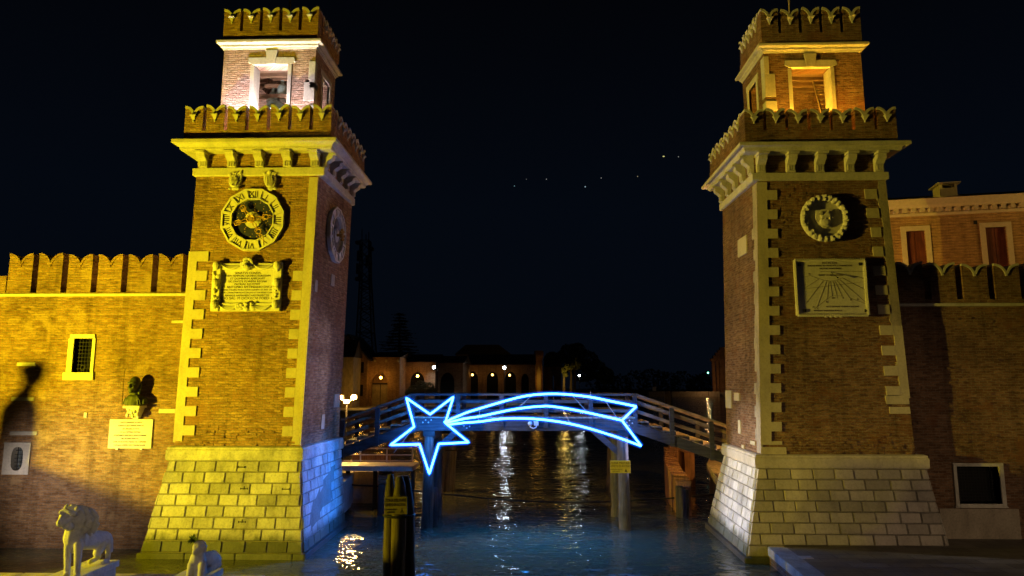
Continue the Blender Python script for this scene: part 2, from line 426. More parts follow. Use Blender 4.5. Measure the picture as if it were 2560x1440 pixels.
# ------------------------------------------------------------------ the two towers
YF, YB = 20.95, 24.6
def tower(s, P, label):
    """s = +1 inner (canal) side faces +X, -1 faces -X"""
    T = thing('brick_tower', label, 'tower', (at(*P['c'], YF).x, (YF + YB) / 2, 0), 0)
    zb = at(*P['sb'][0], YF).z; zt = at(*P['st'][0], YF).z
    zb = (zb + at(*P['sb'][1], YF).z) / 2; zt = (zt + at(*P['st'][1], YF).z) / 2
    xb = [at(*q, YF).x for q in P['sb']]; xt = [at(*q, YF).x for q in P['st']]   # left, right at bottom / top
    ibx = at(*P['ib'], YB).x; itx = at(*P['it'], YB).x
    bb = [(xb[0], YF, zb), (xb[1], YF, zb), (ibx if s > 0 else xb[1], YB, zb), (xb[0] if s > 0 else ibx, YB, zb)]
    tt = [(xt[0], YF, zt), (xt[1], YF, zt), (itx if s > 0 else xt[1], YB, zt), (xt[0] if s > 0 else itx, YB, zt)]
    fx = lambda k, z: lerp(xb[k], xt[k], (z - zb) / (zt - zb))
    def ix(y, z):      # x of the canal face
        f0 = fx(1 if s > 0 else 0, z); b0 = lerp(ibx, itx, (z - zb) / (zt - zb)); return lerp(f0, b0, (y - YF) / (YB - YF))
    mb = MB(); mb.hexa(bb + tt); mb.build('shaft', M[P['brick']], T)
    # battered stone base
    zp = .16
    zm0 = at(*P['mb'][0], YF - .1).z; zm1 = zb + .02
    f0 = [at(*P['bb'][0], 20.3).x, at(*P['bb'][1], 20.3).x]
    f1 = [at(*P['mb'][0], YF - .08).x, at(*P['mb'][1], YF - .08).x]
    bi0 = at(*P['bi'], YB + .45).x; bi1 = ibx + s * .06
    kb = [(f0[0], 20.3, zp), (f0[1], 20.3, zp), (bi0 if s > 0 else f0[1], YB + .45, zp), (f0[0] if s > 0 else bi0, YB + .45, zp)]
    kt = [(f1[0], YF - .08, zm0), (f1[1], YF - .08, zm0), (bi1 if s > 0 else f1[1], YB + .1, zm0), (f1[0] if s > 0 else bi1, YB + .1, zm0)]
    mb = MB(); mb.hexa(kb + kt)
    B = mb.build('base', M['stone_joint'], T)
    def blocks(A, Bq, Cq, D, ncourse, ln, seed, name, mat):
        rnd = random.Random(seed); mb = MB(); A, Bq, Cq, D = map(Vector, (A, Bq, Cq, D))
        hd = (Bq - A); hl = hd.length; hd.normalize(); nrm = hd.cross(D - A).normalized()
        for i in range(ncourse):
            v0, v1 = i / ncourse, (i + 1) / ncourse
            l0, r0, l1, r1 = A.lerp(D, v0), Bq.lerp(Cq, v0), A.lerp(D, v1), Bq.lerp(Cq, v1)
            s0 = lambda p: (p - A).dot(hd)
            a0, b0, a1, b1 = s0(l0), s0(r0), s0(l1), s0(r1)
            up = (D - A) - hd * (D - A).dot(hd)
            org0, org1 = A + up * v0, A + up * v1
            cuts = []; x = min(a0, a1) + (ln * .5 if i % 2 else 0) + rnd.uniform(-.02, .02) - .02
            while x < max(b0, b1) + ln: cuts.append(x + rnd.uniform(-.05, .05)); x += ln * rnd.uniform(.94, 1.06)
            cuts = [-9] + cuts + [99]
            for p, q in zip(cuts[:-1], cuts[1:]):
                q0, q1 = min(q, b0), min(q, b1); p0, p1 = max(p, a0), max(p, a1)
                if min(q0 - p0, q1 - p1) < .08: 
                    continue
                g = .006; c = .022; hgt = (org1 - org0).length; u = (org1 - org0) / hgt; out = rnd.uniform(.026, .046)
                f0_ = lambda x: l0 + (r0 - l0) * ((x - a0) / (b0 - a0)); f1_ = lambda x: l1 + (r1 - l1) * ((x - a1) / (b1 - a1))
                k0 = [f0_(p0 + g) + u * g, f0_(q0 - g) + u * g, f1_(q1 - g) - u * g, f1_(p1 + g) - u * g]
                k1 = [k0[0] + hd * c + u * c, k0[1] - hd * c + u * c, k0[2] - hd * c - u * c, k0[3] + hd * c - u * c]
                k1 = [z + nrm * out for z in k1]
                k0 = [z - nrm * .01 for z in k0]
                mb.add(k0 + k1, [(4, 5, 6, 7), (0, 1, 5, 4), (1, 2, 6, 5), (2, 3, 7, 6), (3, 0, 4, 7)])
        mb.build(name, mat, B, recalc=False)
    blocks(kb[0], kb[1], kt[1], kt[0], 8, P['blk'], 3, 'front_blocks', M[P['bstone']])
    if s > 0: blocks(kb[1], kb[2], kt[2], kt[1], 8, .55, 4, 'canal_blocks', M['stone_block'])
    else: blocks(kb[3], kb[0], kt[0], kt[3], 8, .55, 4, 'canal_blocks', M['stone_white'])
    if s > 0: blocks(kb[3], kb[0], kt[0], kt[3], 8, .6, 6, 'wall_side_blocks', M['stone_block'])
    else: blocks(kb[1], kb[2], kt[2], kt[1], 8, .6, 6, 'wall_side_blocks', M['stone_block'])
    # plinth course and dark footing
    x0 = min(q[0] for q in kb) - .09; x1 = max(q[0] for q in kb) + .09
    fpx = (f0[0] - .09, f0[1] + .09)
    mb = MB()
    cs = [fpx[0]]
    while cs[-1] < fpx[1] - .2: cs.append(cs[-1] + random.uniform(1.2, 1.7))
    cs[-1] = fpx[1]
    for a, b in zip(cs[:-1], cs[1:]): mb.box(a + .008, b - .008, 20.2, 20.75, -.12, zp)
    mb.build('plinth', M['stone_block'], T, bevel=.03)
    xa = f0[1] if s > 0 else f0[0]
    mb = MB(); q = [(xa + s * .1, 20.2), (bi0 + s * .12, YB + .5), (bi0 - s * .6, YB + .5), (xa - s * .5, 20.78)]
    mb.hexa([(a, b, -.5) for a, b in q] + [(a, b, zp) for a, b in q]); mb.build('canal_plinth', M['stone_dark'], T, bevel=.03)
    # moulding on top of the base
    m0 = zm0; m1 = zm1
    mx0, mx1 = min(f1[0], bi1 if s < 0 else 9e9), max(f1[1], bi1 if s > 0 else -9e9)
    mb = MB(); H = m1 - m0
    def ring(e, z):
        return [(f1[0] - e, YF - .08 - e, z), (f1[1] + e, YF - .08 - e, z), ((bi1 + e) if s > 0 else f1[1] + e, YB + .1 + e, z), (f1[0] - e if s > 0 else bi1 - e, YB + .1 + e, z)]
    lv = [(.02, m0), (.07, m0 + .03), (.085, m0 + .08), (.085, m1 - .10), (.06, m1 - .08), (.06, m1 - .02), (-.02, m1 + .012)]
    vs = []; 
    for e, z in lv: vs += ring(e, z)
    fs = [(0, 3, 2, 1)] + [(4 * i + k, 4 * i + (k + 1) % 4, 4 * i + 4 + (k + 1) % 4, 4 * i + 4 + k) for i in range(len(lv) - 1) for k in range(4)] + [(4 * len(lv) - 4, 4 * len(lv) - 3, 4 * len(lv) - 2, 4 * len(lv) - 1)]
    mb.add(vs, fs); mb.build('base_moulding', M[P['bstone']], T)
    # cramp marks on the base
    if s > 0:
        mb = MB()
        for px, py in ((602, 1140), (603, 1168), (610, 1222), (714, 1223), (605, 1305), (632, 1333), (543, 1358)):
            tt_ = (1397 - py) / (1397 - 1152); y = lerp(20.3, YF - .08, max(0, min(1, tt_))) - .06
            p = at(px, py, y)
            mb.box(p.x - .11, p.x + .11, p.y, p.y + .05, p.z - .012, p.z + .012)
            mb.box(p.x - .115, p.x - .095, p.y, p.y + .05, p.z - .03, p.z + .03); mb.box(p.x + .095, p.x + .115, p.y, p.y + .05, p.z - .03, p.z + .03)
            if py in (1222, 1333, 1305): mb.box(p.x - .012, p.x + .012, p.y, p.y + .05, p.z - .07, p.z + .07)
        mb.build('iron_cramp', M['iron'], B)
    # quoins
    for side, spec in P['quoins'].items():
        k = 0 if side == 'L' else 1; sg = 1 if k == 0 else -1
        mb = MB()
        def slab(z0, z1, wd, pr=.035, st=0.0):
            a0, a1 = fx(k, z0) + sg * st, fx(k, z1) + sg * st; c0, c1 = fx(k, z0) + sg * wd, fx(k, z1) + sg * wd
            pts = [(a0 - (sg * .02 if st == 0 else 0), YF - pr, z0), (c0, YF - pr, z0), (c0, YF + .05, z0), (a0, YF + .05, z0), (a1 - (sg * .02 if st == 0 else 0), YF - pr, z1), (c1, YF - pr, z1), (c1, YF + .05, z1), (a1, YF + .05, z1)]
            mb.hexa(pts)
        for z0, z1, wd, st in spec(lambda y: at(P['c'][0], y, YF).z): slab(z0, z1, wd, .035 + .004 * (wd > .4), st)
        mb.build('quoins', M['stone_smooth'], T)
    # weathered, standing-out bricks and the crumbling lowest courses
    mb = MB(); rnd = random.Random(40 + s); kx0, kx1 = (.70, .30) if s > 0 else (.62, .34)
    for i in range(520):
        low = i < 260
        z = zb + abs(rnd.gauss(0, .16)) + .03 if low else rnd.uniform(zb + .4, zt - .3)
        z = zb + .03 + round((z - zb) / .078) * .078
        xx = rnd.uniform(fx(0, z) + (.06 if low and z < zb + .12 else kx0), fx(1, z) - (.06 if low and z < zb + .12 else kx1)); hw = rnd.uniform(.05, .12); pr = rnd.uniform(.006, .022) * (1.8 if low else 1)
        mb.box(xx - hw, xx + hw, YF - pr, YF + .03, z + .006, z + .072)
    tag(mb.build('worn_bricks', M[P['brick']], T), kind='stuff')
    # patches of stone on the canal face
    mb = MB()
    for px0, py0, px1, py1 in P['patches']:
        X = ix(22.5, 6)
        pts = [atX(px0, py0, X), atX(px1, py0, X), atX(px1, py1, X), atX(px0, py1, X)]
        q = []
        for p in pts:
            yy = min(max(p.y, YF + .02), YB - .02); zz = p.z
            q.append(Vector((ix(yy, zz), yy, zz)))
        zz1 = (q[0].z + q[1].z) / 2; zz0 = (q[2].z + q[3].z) / 2
        ya, yb_ = q[0].y, q[1].y
        if ya > yb_: ya, yb_ = yb_, ya
        o1, o2 = s * .03, -s * .05
        mb.hexa([(ix(ya, zz0) + o2, ya, zz0), (ix(ya, zz0) + o1, ya, zz0), (ix(yb_, zz0) + o1, yb_, zz0), (ix(yb_, zz0) + o2, yb_, zz0),
                 (ix(ya, zz1) + o2, ya, zz1), (ix(ya, zz1) + o1, ya, zz1), (ix(yb_, zz1) + o1, yb_, zz1), (ix(yb_, zz1) + o2, yb_, zz1)])
    if P['patches']: mb.build('stone_patch', M['stone_smooth'], T, bevel=.01)
    # corner strip on the canal face of the right tower
    if s < 0:
        mb = MB(); 
        za, zb2 = zb + .05, zt - .05
        n = 24; rnd = random.Random(5)
        for i in range(n):
            z0 = lerp(za, zb2, i / n); z1 = lerp(za, zb2, (i + 1) / n); wd = .42 if i % 2 else .3
            wd += rnd.uniform(-.08, .08); a = YF - .028
            mb.hexa([(ix(YF, z0) - .03, a, z0), (ix(YF, z0) + .04, a, z0), (ix(YF + wd, z0) + .04, YF + wd, z0), (ix(YF + wd, z0) - .03, YF + wd, z0),
                     (ix(YF, z1) - .03, a, z1), (ix(YF, z1) + .04, a, z1), (ix(YF + wd, z1) + .04, YF + wd, z1), (ix(YF + wd, z1) - .03, YF + wd, z1)])
        mb.build('canal_quoins', M['plaster'], T)
    if s < 0:       # worn render along the outer corner
        mb = MB(); rnd = random.Random(8); pw = .26
        for i in range(22):
            z0, z1 = lerp(zb + 2.0, zt - .02, i / 22), lerp(zb + 2.0, zt - .02, (i + 1) / 22); nw = .27 + rnd.uniform(-.07, .06)
            mb.hexa([(fx(1, z0) - pw, YF - .022, z0), (fx(1, z0) + .02, YF - .022, z0), (fx(1, z0) + .02, YF + .05, z0), (fx(1, z0) - pw, YF + .05, z0), (fx(1, z1) - nw, YF - .022, z1), (fx(1, z1) + .02, YF - .022, z1), (fx(1, z1) + .02, YF + .05, z1), (fx(1, z1) - nw, YF + .05, z1)]); pw = nw
        mb.build('corner_render', M['plaster'], T)
    # band, corbels, cornice
    xL, xR = min(xt[0], tt[3][0]), max(xt[1], tt[2][0])
    rect = lambda e, z: (xL - e, xR + e, YF - e, YB + e, z)
    z_b0, z_b1 = zt, at(P['c'][0], P['band'][0], YF - .08).z
    mb = MB(); mb.loft([rect(.05, z_b0), rect(.09, z_b0 + .03), rect(.09, z_b1 - .02), rect(.06, z_b1)]); mb.build('string_band', M['stone'], T)
    zc0 = at(P['c'][0], P['cor'][1], YF - .35).z; zc1 = at(P['c'][0], P['cor'][0], YF - .55).z
    mb = MB(); mb.loft([rect(-.01, z_b1 - .02), rect(-.01, zc0 + .02)]); mb.build('frieze', M[P['brick']], T)
    mb = MB(); h = zc1 - zc0
    mb.loft([rect(.36, zc0), rect(.40, zc0 + .04), rect(.40, zc0 + .10), rect(.47, zc0 + .16), rect(.53, zc1 - .13), rect(.59, zc1 - .12), rect(.59, zc1 - .03), rect(.575, zc1)])
    mb.build('cornice', M['stone'], T)
    hc = zc0 - z_b1
    prof = [(0, 0), (-.10, 0), (-.12, hc * .12), (-.13, hc * .40), (-.22, hc * .55), (-.31, hc * .66), (-.33, hc * .86), (-.40, hc * .88), (-.40, hc), (0, hc)]
    mb = MB(); wd = .27
    mb.prism([(-wd / 2, y, z) for y, z in prof], (wd, 0, 0))
    for k in (-.075, 0, .075): mb.box(k - .022, k + .022, -.15, -.09, hc * .06, hc * .40)
    mb.prism([(-wd / 2 - .03, -.43, hc * .87), (wd / 2 + .03, -.43, hc * .87), (wd / 2 + .03, .0, hc * .87), (-wd / 2 - .03, 0, hc * .87)], (0, 0, hc * .12))
    cb = mb.build('corbel', M['stone'], T, local=True)
    first = True; org = world_of(T)
    def put(x, y, a):
        nonlocal first
        o = cb if first else cb.copy()
        if not first: C.objects.link(o)
        first = False; o.parent = T; o.location = Vector((x, y, z_b1)) - org; o.rotation_euler = (0, 0, a)
    for px in P['corb']: put(at(px, P['cor'][1] + 20, YF - .3).x, YF + .01, 0)
    for i in range(5):
        y = lerp(YF + .16, YB - .16, i / 4)
        put((xR - .01) if s > 0 else (xL + .01), y, s * PI / 2)
        if i: put((xL + .01) if s > 0 else (xR - .01), y, -s * PI / 2)
    # parapet and merlons of the lower terrace
    e = .33; zpar = at(P['c'][0], P['m1'][1], YF - e).z; ztip = at(P['c'][0], P['m1'][0], YF - e).z
    x0, x1, y0, y1 = xL - e, xR + e, YF - e, YB + e; th = .42
    def parapet(x0, x1, y0, y1, z0, z1, th):
        mb = MB(); mb.box(x0, x1, y0, y0 + th, z0, z1); mb.box(x0, x1, y1 - th, y1, z0, z1)
        mb.box(x0, x0 + th, y0 + th, y1 - th, z0, z1); mb.box(x1 - th, x1, y0 + th, y1 - th, z0, z1); mb.build('parapet', M[P['brick']], T)
    parapet(x0, x1, y0, y1, zc1 + .001, zpar, th)
    def crown(x0, x1, y0, y1, z0, h, n, ns):
        W = x1 - x0; pitch = (W + .11) / n; wd = pitch - .11
        D = y1 - y0 - .02; 
        mm = make_merlon(wd, h, .40, M[P['brick']], M['stone_carved'] if False else M['stone'])
        pr = ('a', mm, [True])
        merlon_row(T, pr, (x0, y0, z0), 0, n, pitch)
        # the side rows start behind the corner merlon
        D2 = D - .48; ns2 = ns - 1; p2 = (D2) / ns2
        merlon_row(T, pr, (x1, y0 + .50, z0), PI / 2, ns2, p2)
        merlon_row(T, pr, (x0, y0 + .50 + p2 * ns2 - .09, z0), -PI / 2, ns2, p2)
    crown(x0, x1, y0, y1, zpar, ztip - zpar, 7, 8)
    # belfry
    yb0, yb1 = 21.95, 24.25
    bx0 = at(*P['bel'][0], yb0).x; bx1 = at(*P['bel'][1], yb0).x
    bz0 = zc1 + .001; bz1 = at(P['bel'][0][0], P['uc'][1], yb0 - .05).z
    ox0, ox1 = at(P['op'][0], P['op'][3], yb0).x, at(P['op'][1], P['op'][3], yb0).x
    oz0, oz1 = bz0 + .9, at(P['op'][0], P['op'][2], yb0).z
    t = .5
    mb = MB(); mb.box(bx0, ox0, yb0, yb0 + t, bz0, bz1); mb.box(ox1, bx1, yb0, yb0 + t, bz0, bz1)
    mb.box(ox0, ox1, yb0, yb0 + t, bz0, oz0); mb.box(ox0, ox1, yb0, yb0 + t, oz1, bz1)
    ya, yb_ = lerp(yb0, yb1, .36), lerp(yb0, yb1, .72)
    xi0, xi1 = (bx1 - t, bx1) if s > 0 else (bx0, bx0 + t)
    mb.box(xi0, xi1, yb0 + t, ya, bz0, bz1); mb.box(xi0, xi1, yb_, yb1, bz0, bz1)
    mb.box(xi0, xi1, ya, yb_, bz0, oz0); mb.box(xi0, xi1, ya, yb_, oz1 - .1, bz1)
    xo0, xo1 = (bx0, bx0 + t) if s > 0 else (bx1 - t, bx1)
    mb.box(xo0, xo1, yb0 + t, yb1, bz0, bz1); mb.box(bx0 + t, bx1 - t, yb1 - t, yb1, bz0, bz1)
    BF = mb.build('belfry', M[P['belbrick']], T)
    mb = MB(); mb.box(bx0 + t, bx1 - t, yb0 + t, yb1 - t, bz1 - .5, bz1 - .3)
    for k in range(3): mb.box(bx0 + t, bx1 - t, yb0 + t + .25 + .45 * k, yb0 + t + .40 + .45 * k, bz1 - .62, bz1 - .501)
    mb.build('ceiling_beams', M['wood_brown'], BF)
    # opening trim: lintel, keystone, jambs
    mb = MB(); pr = .035; cxo = (ox0 + ox1) / 2; hw = (ox1 - ox0) / 2
    px = (bx1 - bx0)
    lz = oz1 + .24
    mb.prism([(cxo - hw - .22, yb0 - pr, oz1 + .06), (cxo - hw - .06, yb0 - pr, oz1 - .02), (cxo + hw + .06, yb0 - pr, oz1 - .02), (cxo + hw + .26, yb0 - pr, oz1 + .06), (cxo + hw + .2, yb0 - pr, lz), (cxo - hw - .2, yb0 - pr, lz)], (0, pr + .12, 0))
    mb.prism([(cxo - .14, yb0 - pr - .02, oz1 + .0), (cxo + .14, yb0 - pr - .02, oz1 + .0), (cxo + .21, yb0 - pr - .02, bz1 - .03), (cxo - .21, yb0 - pr - .02, bz1 - .03)], (0, pr + .1, 0))
    mb.box(ox1 - .005, ox1 + .13, yb0 - pr, yb0 + t + .01, oz0, oz1 - .025)
    mb.box(ox0 - .13, ox0 + .005, yb0 - .004, yb0 + t + .01, oz0, oz1 - .025)
    for z0, z1, a, b in P['belq']:
        za, zb_ = lerp(bz0, bz1, z0), lerp(bz0, bz1, z1)
        if s > 0: mb.box(bx1 - a, bx1 + .012, yb0 - .028, yb0 + b, za, zb_)
        else: mb.box(bx0 - .012, bx0 + a, yb0 - .028, yb0 + b, za, zb_)
    # jambs of the canal opening
    for yy in (ya - .16, yb_): 
        xx0, xx1 = (xi1 - .1, xi1 + .03) if s > 0 else (xi0 - .03, xi0 + .1)
        mb.box(xx0, xx1, yy, yy + .16, oz0, oz1 - .1)
    xx0, xx1 = (xi1 - .1, xi1 + .03) if s > 0 else (xi0 - .03, xi0 + .1)
    mb.box(xx0, xx1, ya - .22, yb_ + .22, oz1 - .1, oz1 + .12)
    mb.build('opening_trim', M['stone'], BF, bevel=.012)
    # upper cornice
    ur = lambda e, z: (bx0 - e, bx1 + e, yb0 - e, yb1 + e, z)
    u1 = at(P['bel'][0][0], P['uc'][0], yb0 - .2).z
    mb = MB(); hh = u1 - bz1
    mb.loft([ur(.02, bz1 + .001), ur(.04, bz1 + .06), ur(.09, bz1 + .09), ur(.09, bz1 + .15), ur(.16, u1 - .13), ur(.21, u1 - .11), ur(.21, u1 - .03), ur(.18, u1)])
    mb.build('belfry_cornice', M['stone'], T)
    e2 = .05; uz0 = at(P['bel'][0][0], P['m2'][1], yb0 - e2).z; uz1 = at(P['bel'][0][0], P['m2'][0], yb0 - e2).z
    X0, X1, Y0, Y1 = bx0 - e2, bx1 + e2, yb0 - e2, yb1 + e2
    parapet(X0, X1, Y0, Y1, u1 + .001, uz0, .41)
    crown(X0, X1, Y0, Y1, uz0, uz1 - uz0, 5, 6)
    # flagpole on the roof
    f = MB(); fp = at(P['flag'][0], 60, (yb0 + yb1) / 2); f.tube([(fp.x, (yb0 + yb1) / 2, u1 - .2), (fp.x, (yb0 + yb1) / 2, uz1 + 4)], .04, 8)
    f.build('flagpole', M['wood_rail'], T)
    return dict(T=T, fx=fx, ix=ix, zb=zb, zt=zt, bx0=bx0, bx1=bx1, bz0=bz0, bz1=bz1, oz0=oz0, oz1=oz1, ox0=ox0, ox1=ox1, yb0=yb0, yb1=yb1, ya=ya, yb=yb_, zc1=zc1, x0=x0, x1=x1)

def q_left(z):
    L = [(z(1106), z(628), .26, 0)]
    y = 628
    while y < 1100:
        L.append((z(min(y + 25, 1106)), z(y), .62, .262)); y += 48.4
    return L
def q_left_r(z):
    L = [(z(1112), z(445), .27, 0)]
    y = 678
    while y < 1100:
        L.append((z(min(y + 25, 1112)), z(y), .58, .272)); y += 48.4
    return L
def q_right_l(z):
    L = [(z(1112), z(455), .29, 0)]; y = 475
    while y < 1105:
        L.append((z(min(y + 24, 1112)), z(y), .60, .292)); y += 48.3
    L.append((z(1139), z(1118), .72, 0.0)); return L
def q_right_r(z):
    L = [(z(995), z(815), .25, 0)]; y = 474; rnd = random.Random(2)
    while y < 800:
        L.append((z(y + 24), z(y), .64 + rnd.uniform(-.04, .04), .30)); y += 48.0
    y = 814
    while y < 985:
        L.append((z(y + 24), z(y), .66, .252)); y += 50.5
    L.append((z(1010), z(988), .70, .02)); L.append((z(1034), z(1017), .62, .02))
    return L
TL = tower(+1, dict(c=(640, 700), sb=[(434, 1118), (751, 1118)], st=[(491, 441), (795, 441)], ib=(846, 1112), it=(880, 500),
    bb=[(352, 1378), (757, 1378)], mb=[(423, 1152), (752, 1152)], bi=(860, 1330), blk=.62, bstone='stone_block', brick='brick', belbrick='brick_pale',
    quoins={'L': q_left, 'R': q_left_r}, patches=[(834, 985, 846, 1018), (806, 1036, 813, 1072), (812, 1104, 818, 1116), (846, 606, 852, 640), (822, 686, 830, 716), (786, 700, 792, 730)],
    band=(418,), cor=(345, 375), corb=(500, 572, 642, 713, 782), m1=(263, 325), bel=[(556, 200), (787, 200)], op=(630, 716, 161, 268), uc=(98, 124), m2=(23, 78),
    belq=[(.70, .88, .22, .2), (.50, .68, .36, .3), (.30, .46, .16, .2), (.06, .26, .36, .28), (.62, .70, .18, .3)], flag=(722,)),
    'tall brick tower with a starry blue clock on its front, lit yellow')
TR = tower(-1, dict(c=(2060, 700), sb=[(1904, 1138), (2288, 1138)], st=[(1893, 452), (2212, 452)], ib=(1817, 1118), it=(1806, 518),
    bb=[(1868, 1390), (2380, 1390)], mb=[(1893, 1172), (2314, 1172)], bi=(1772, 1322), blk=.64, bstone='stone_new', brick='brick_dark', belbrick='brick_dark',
    quoins={'L': q_right_l, 'R': q_right_r}, patches=[(1837, 594, 1858, 640), (1818, 976, 1833, 1020), (1840, 982, 1853, 1002), (1852, 1050, 1858, 1084), (1863, 1112, 1869, 1128), (1884, 1102, 1896, 1112)],
    band=(430,), cor=(353, 378), corb=(1908, 1983, 2056, 2132, 2206), m1=(272, 325), bel=[(1912, 200), (2157, 200)], op=(1985, 2082, 168, 280), uc=(106, 132), m2=(23, 83),
    belq=[(.80, .97, .16, .3), (.58, .80, .34, .3), (.44, .54, .36, .3), (.28, .40, .20, .3), (.16, .26, .34, .3), (.0, .14, .36, .3)], flag=(1976,)),
    'tall brick tower with a sundial and a lion wreath, right of the canal')
# belfry lamps stand on the terraces behind the merlons
for X in (lerp(TL['bx0'], TL['bx1'], .22), lerp(TL['bx0'], TL['bx1'], .62)):
    lamp('belfry_lamp_white', 'POINT', (X, TL['yb0'] - .5, TL['zc1'] + .45), 850, LB, radius=.08)
lamp('belfry_lamp_inside', 'POINT', (lerp(TL['bx0'], TL['bx1'], .5), 22.75, TL['zc1'] + .9), 300, LB, radius=.08)
for X in (lerp(TR['bx0'], TR['bx1'], .3), lerp(TR['bx0'], TR['bx1'], .75)):
    lamp('belfry_lamp_orange', 'POINT', (X, TR['yb0'] - .5, TR['zc1'] + .4), 460, RB, radius=.08)
lamp('belfry_lamp_orange_inside', 'POINT', (lerp(TR['bx0'], TR['bx1'], .6), 22.6, TR['zc1'] + .9), 330, RB, radius=.08)

# bells in the left belfry
def bell(px, py, Y, r, h, label):
    p = at(px, py, Y); T = thing('bell', label, 'bell', (p.x, Y, p.z - h))
    mb = MB(); mb.lathe([(r, 0), (r * .98, h * .06), (r * .82, h * .2), (r * .68, h * .5), (r * .6, h * .8), (r * .46, h * .95), (r * .2, h)], n=20); mb.build('bell_body', M['verdigris'], T, local=True, smooth=True)
    mb = MB(); mb.box(-.05, .05, -.04, .04, h, h + .16); mb.build('crown', M['verdigris'], T, local=True)
    mb = MB(); mb.beam((-r * 1.3, 0, h + .22), (r * 1.3, 0, h + .22), .12, .13); mb.build('headstock', M['wood_brown'], T, local=True)
    return T
bell(684, 231, 22.9, .24, .36, 'small verdigris bell, left of the pair in the belfry')
bell(706, 212, 22.95, .27, .56, 'taller verdigris bell behind the small one in the belfry')
bell(690, 256, 22.75, .52, .42, 'broad green bell hanging lowest in the belfry opening')
T = thing('bell_gantry', 'slanting timber bell frame under the belfry ceiling', 'bell frame', at(690, 200, 23.2))
mb = MB(); a = at(660, 228, 23.0); b = at(716, 180, 23.1); mb.beam(a, b, .12, .13); mb.beam(a + V(0, .3, .0), b + V(0, .3, 0), .12, .13); mb.beam(at(664, 214, 23.0), at(718, 200, 23.1), .09, .09); mb.build('beam', M['wood_brown'], T)
mb = MB()
for px in (668, 690, 712): mb.beam(at(px, 246, 23.05), at(px + 3, 170, 23.05), .08, .08, (0, 1, 0))
mb.build('strut', M['wood_brown'], T)
# ladder in the right belfry
T = thing('ladder', 'steep wooden ladder standing in the lit orange belfry', 'ladder', at(2060, 285, 22.75))
a0, a1 = at(2056, 290, 22.7), at(2028, 184, 22.9); b0, b1 = at(2082, 290, 22.7), at(2056, 184, 22.9)
for q, r_ in ((a0, a1), (b0, b1)):
    mb = MB(); mb.beam(q, r_, .12, .05); mb.build('rail', M['wood_rail'], T)
for i in range(9):
    t = (i + .5) / 9; mb = MB(); mb.beam(a0.lerp(a1, t), b0.lerp(b1, t), .10, .03); mb.build('rung', M['wood_y'], T)
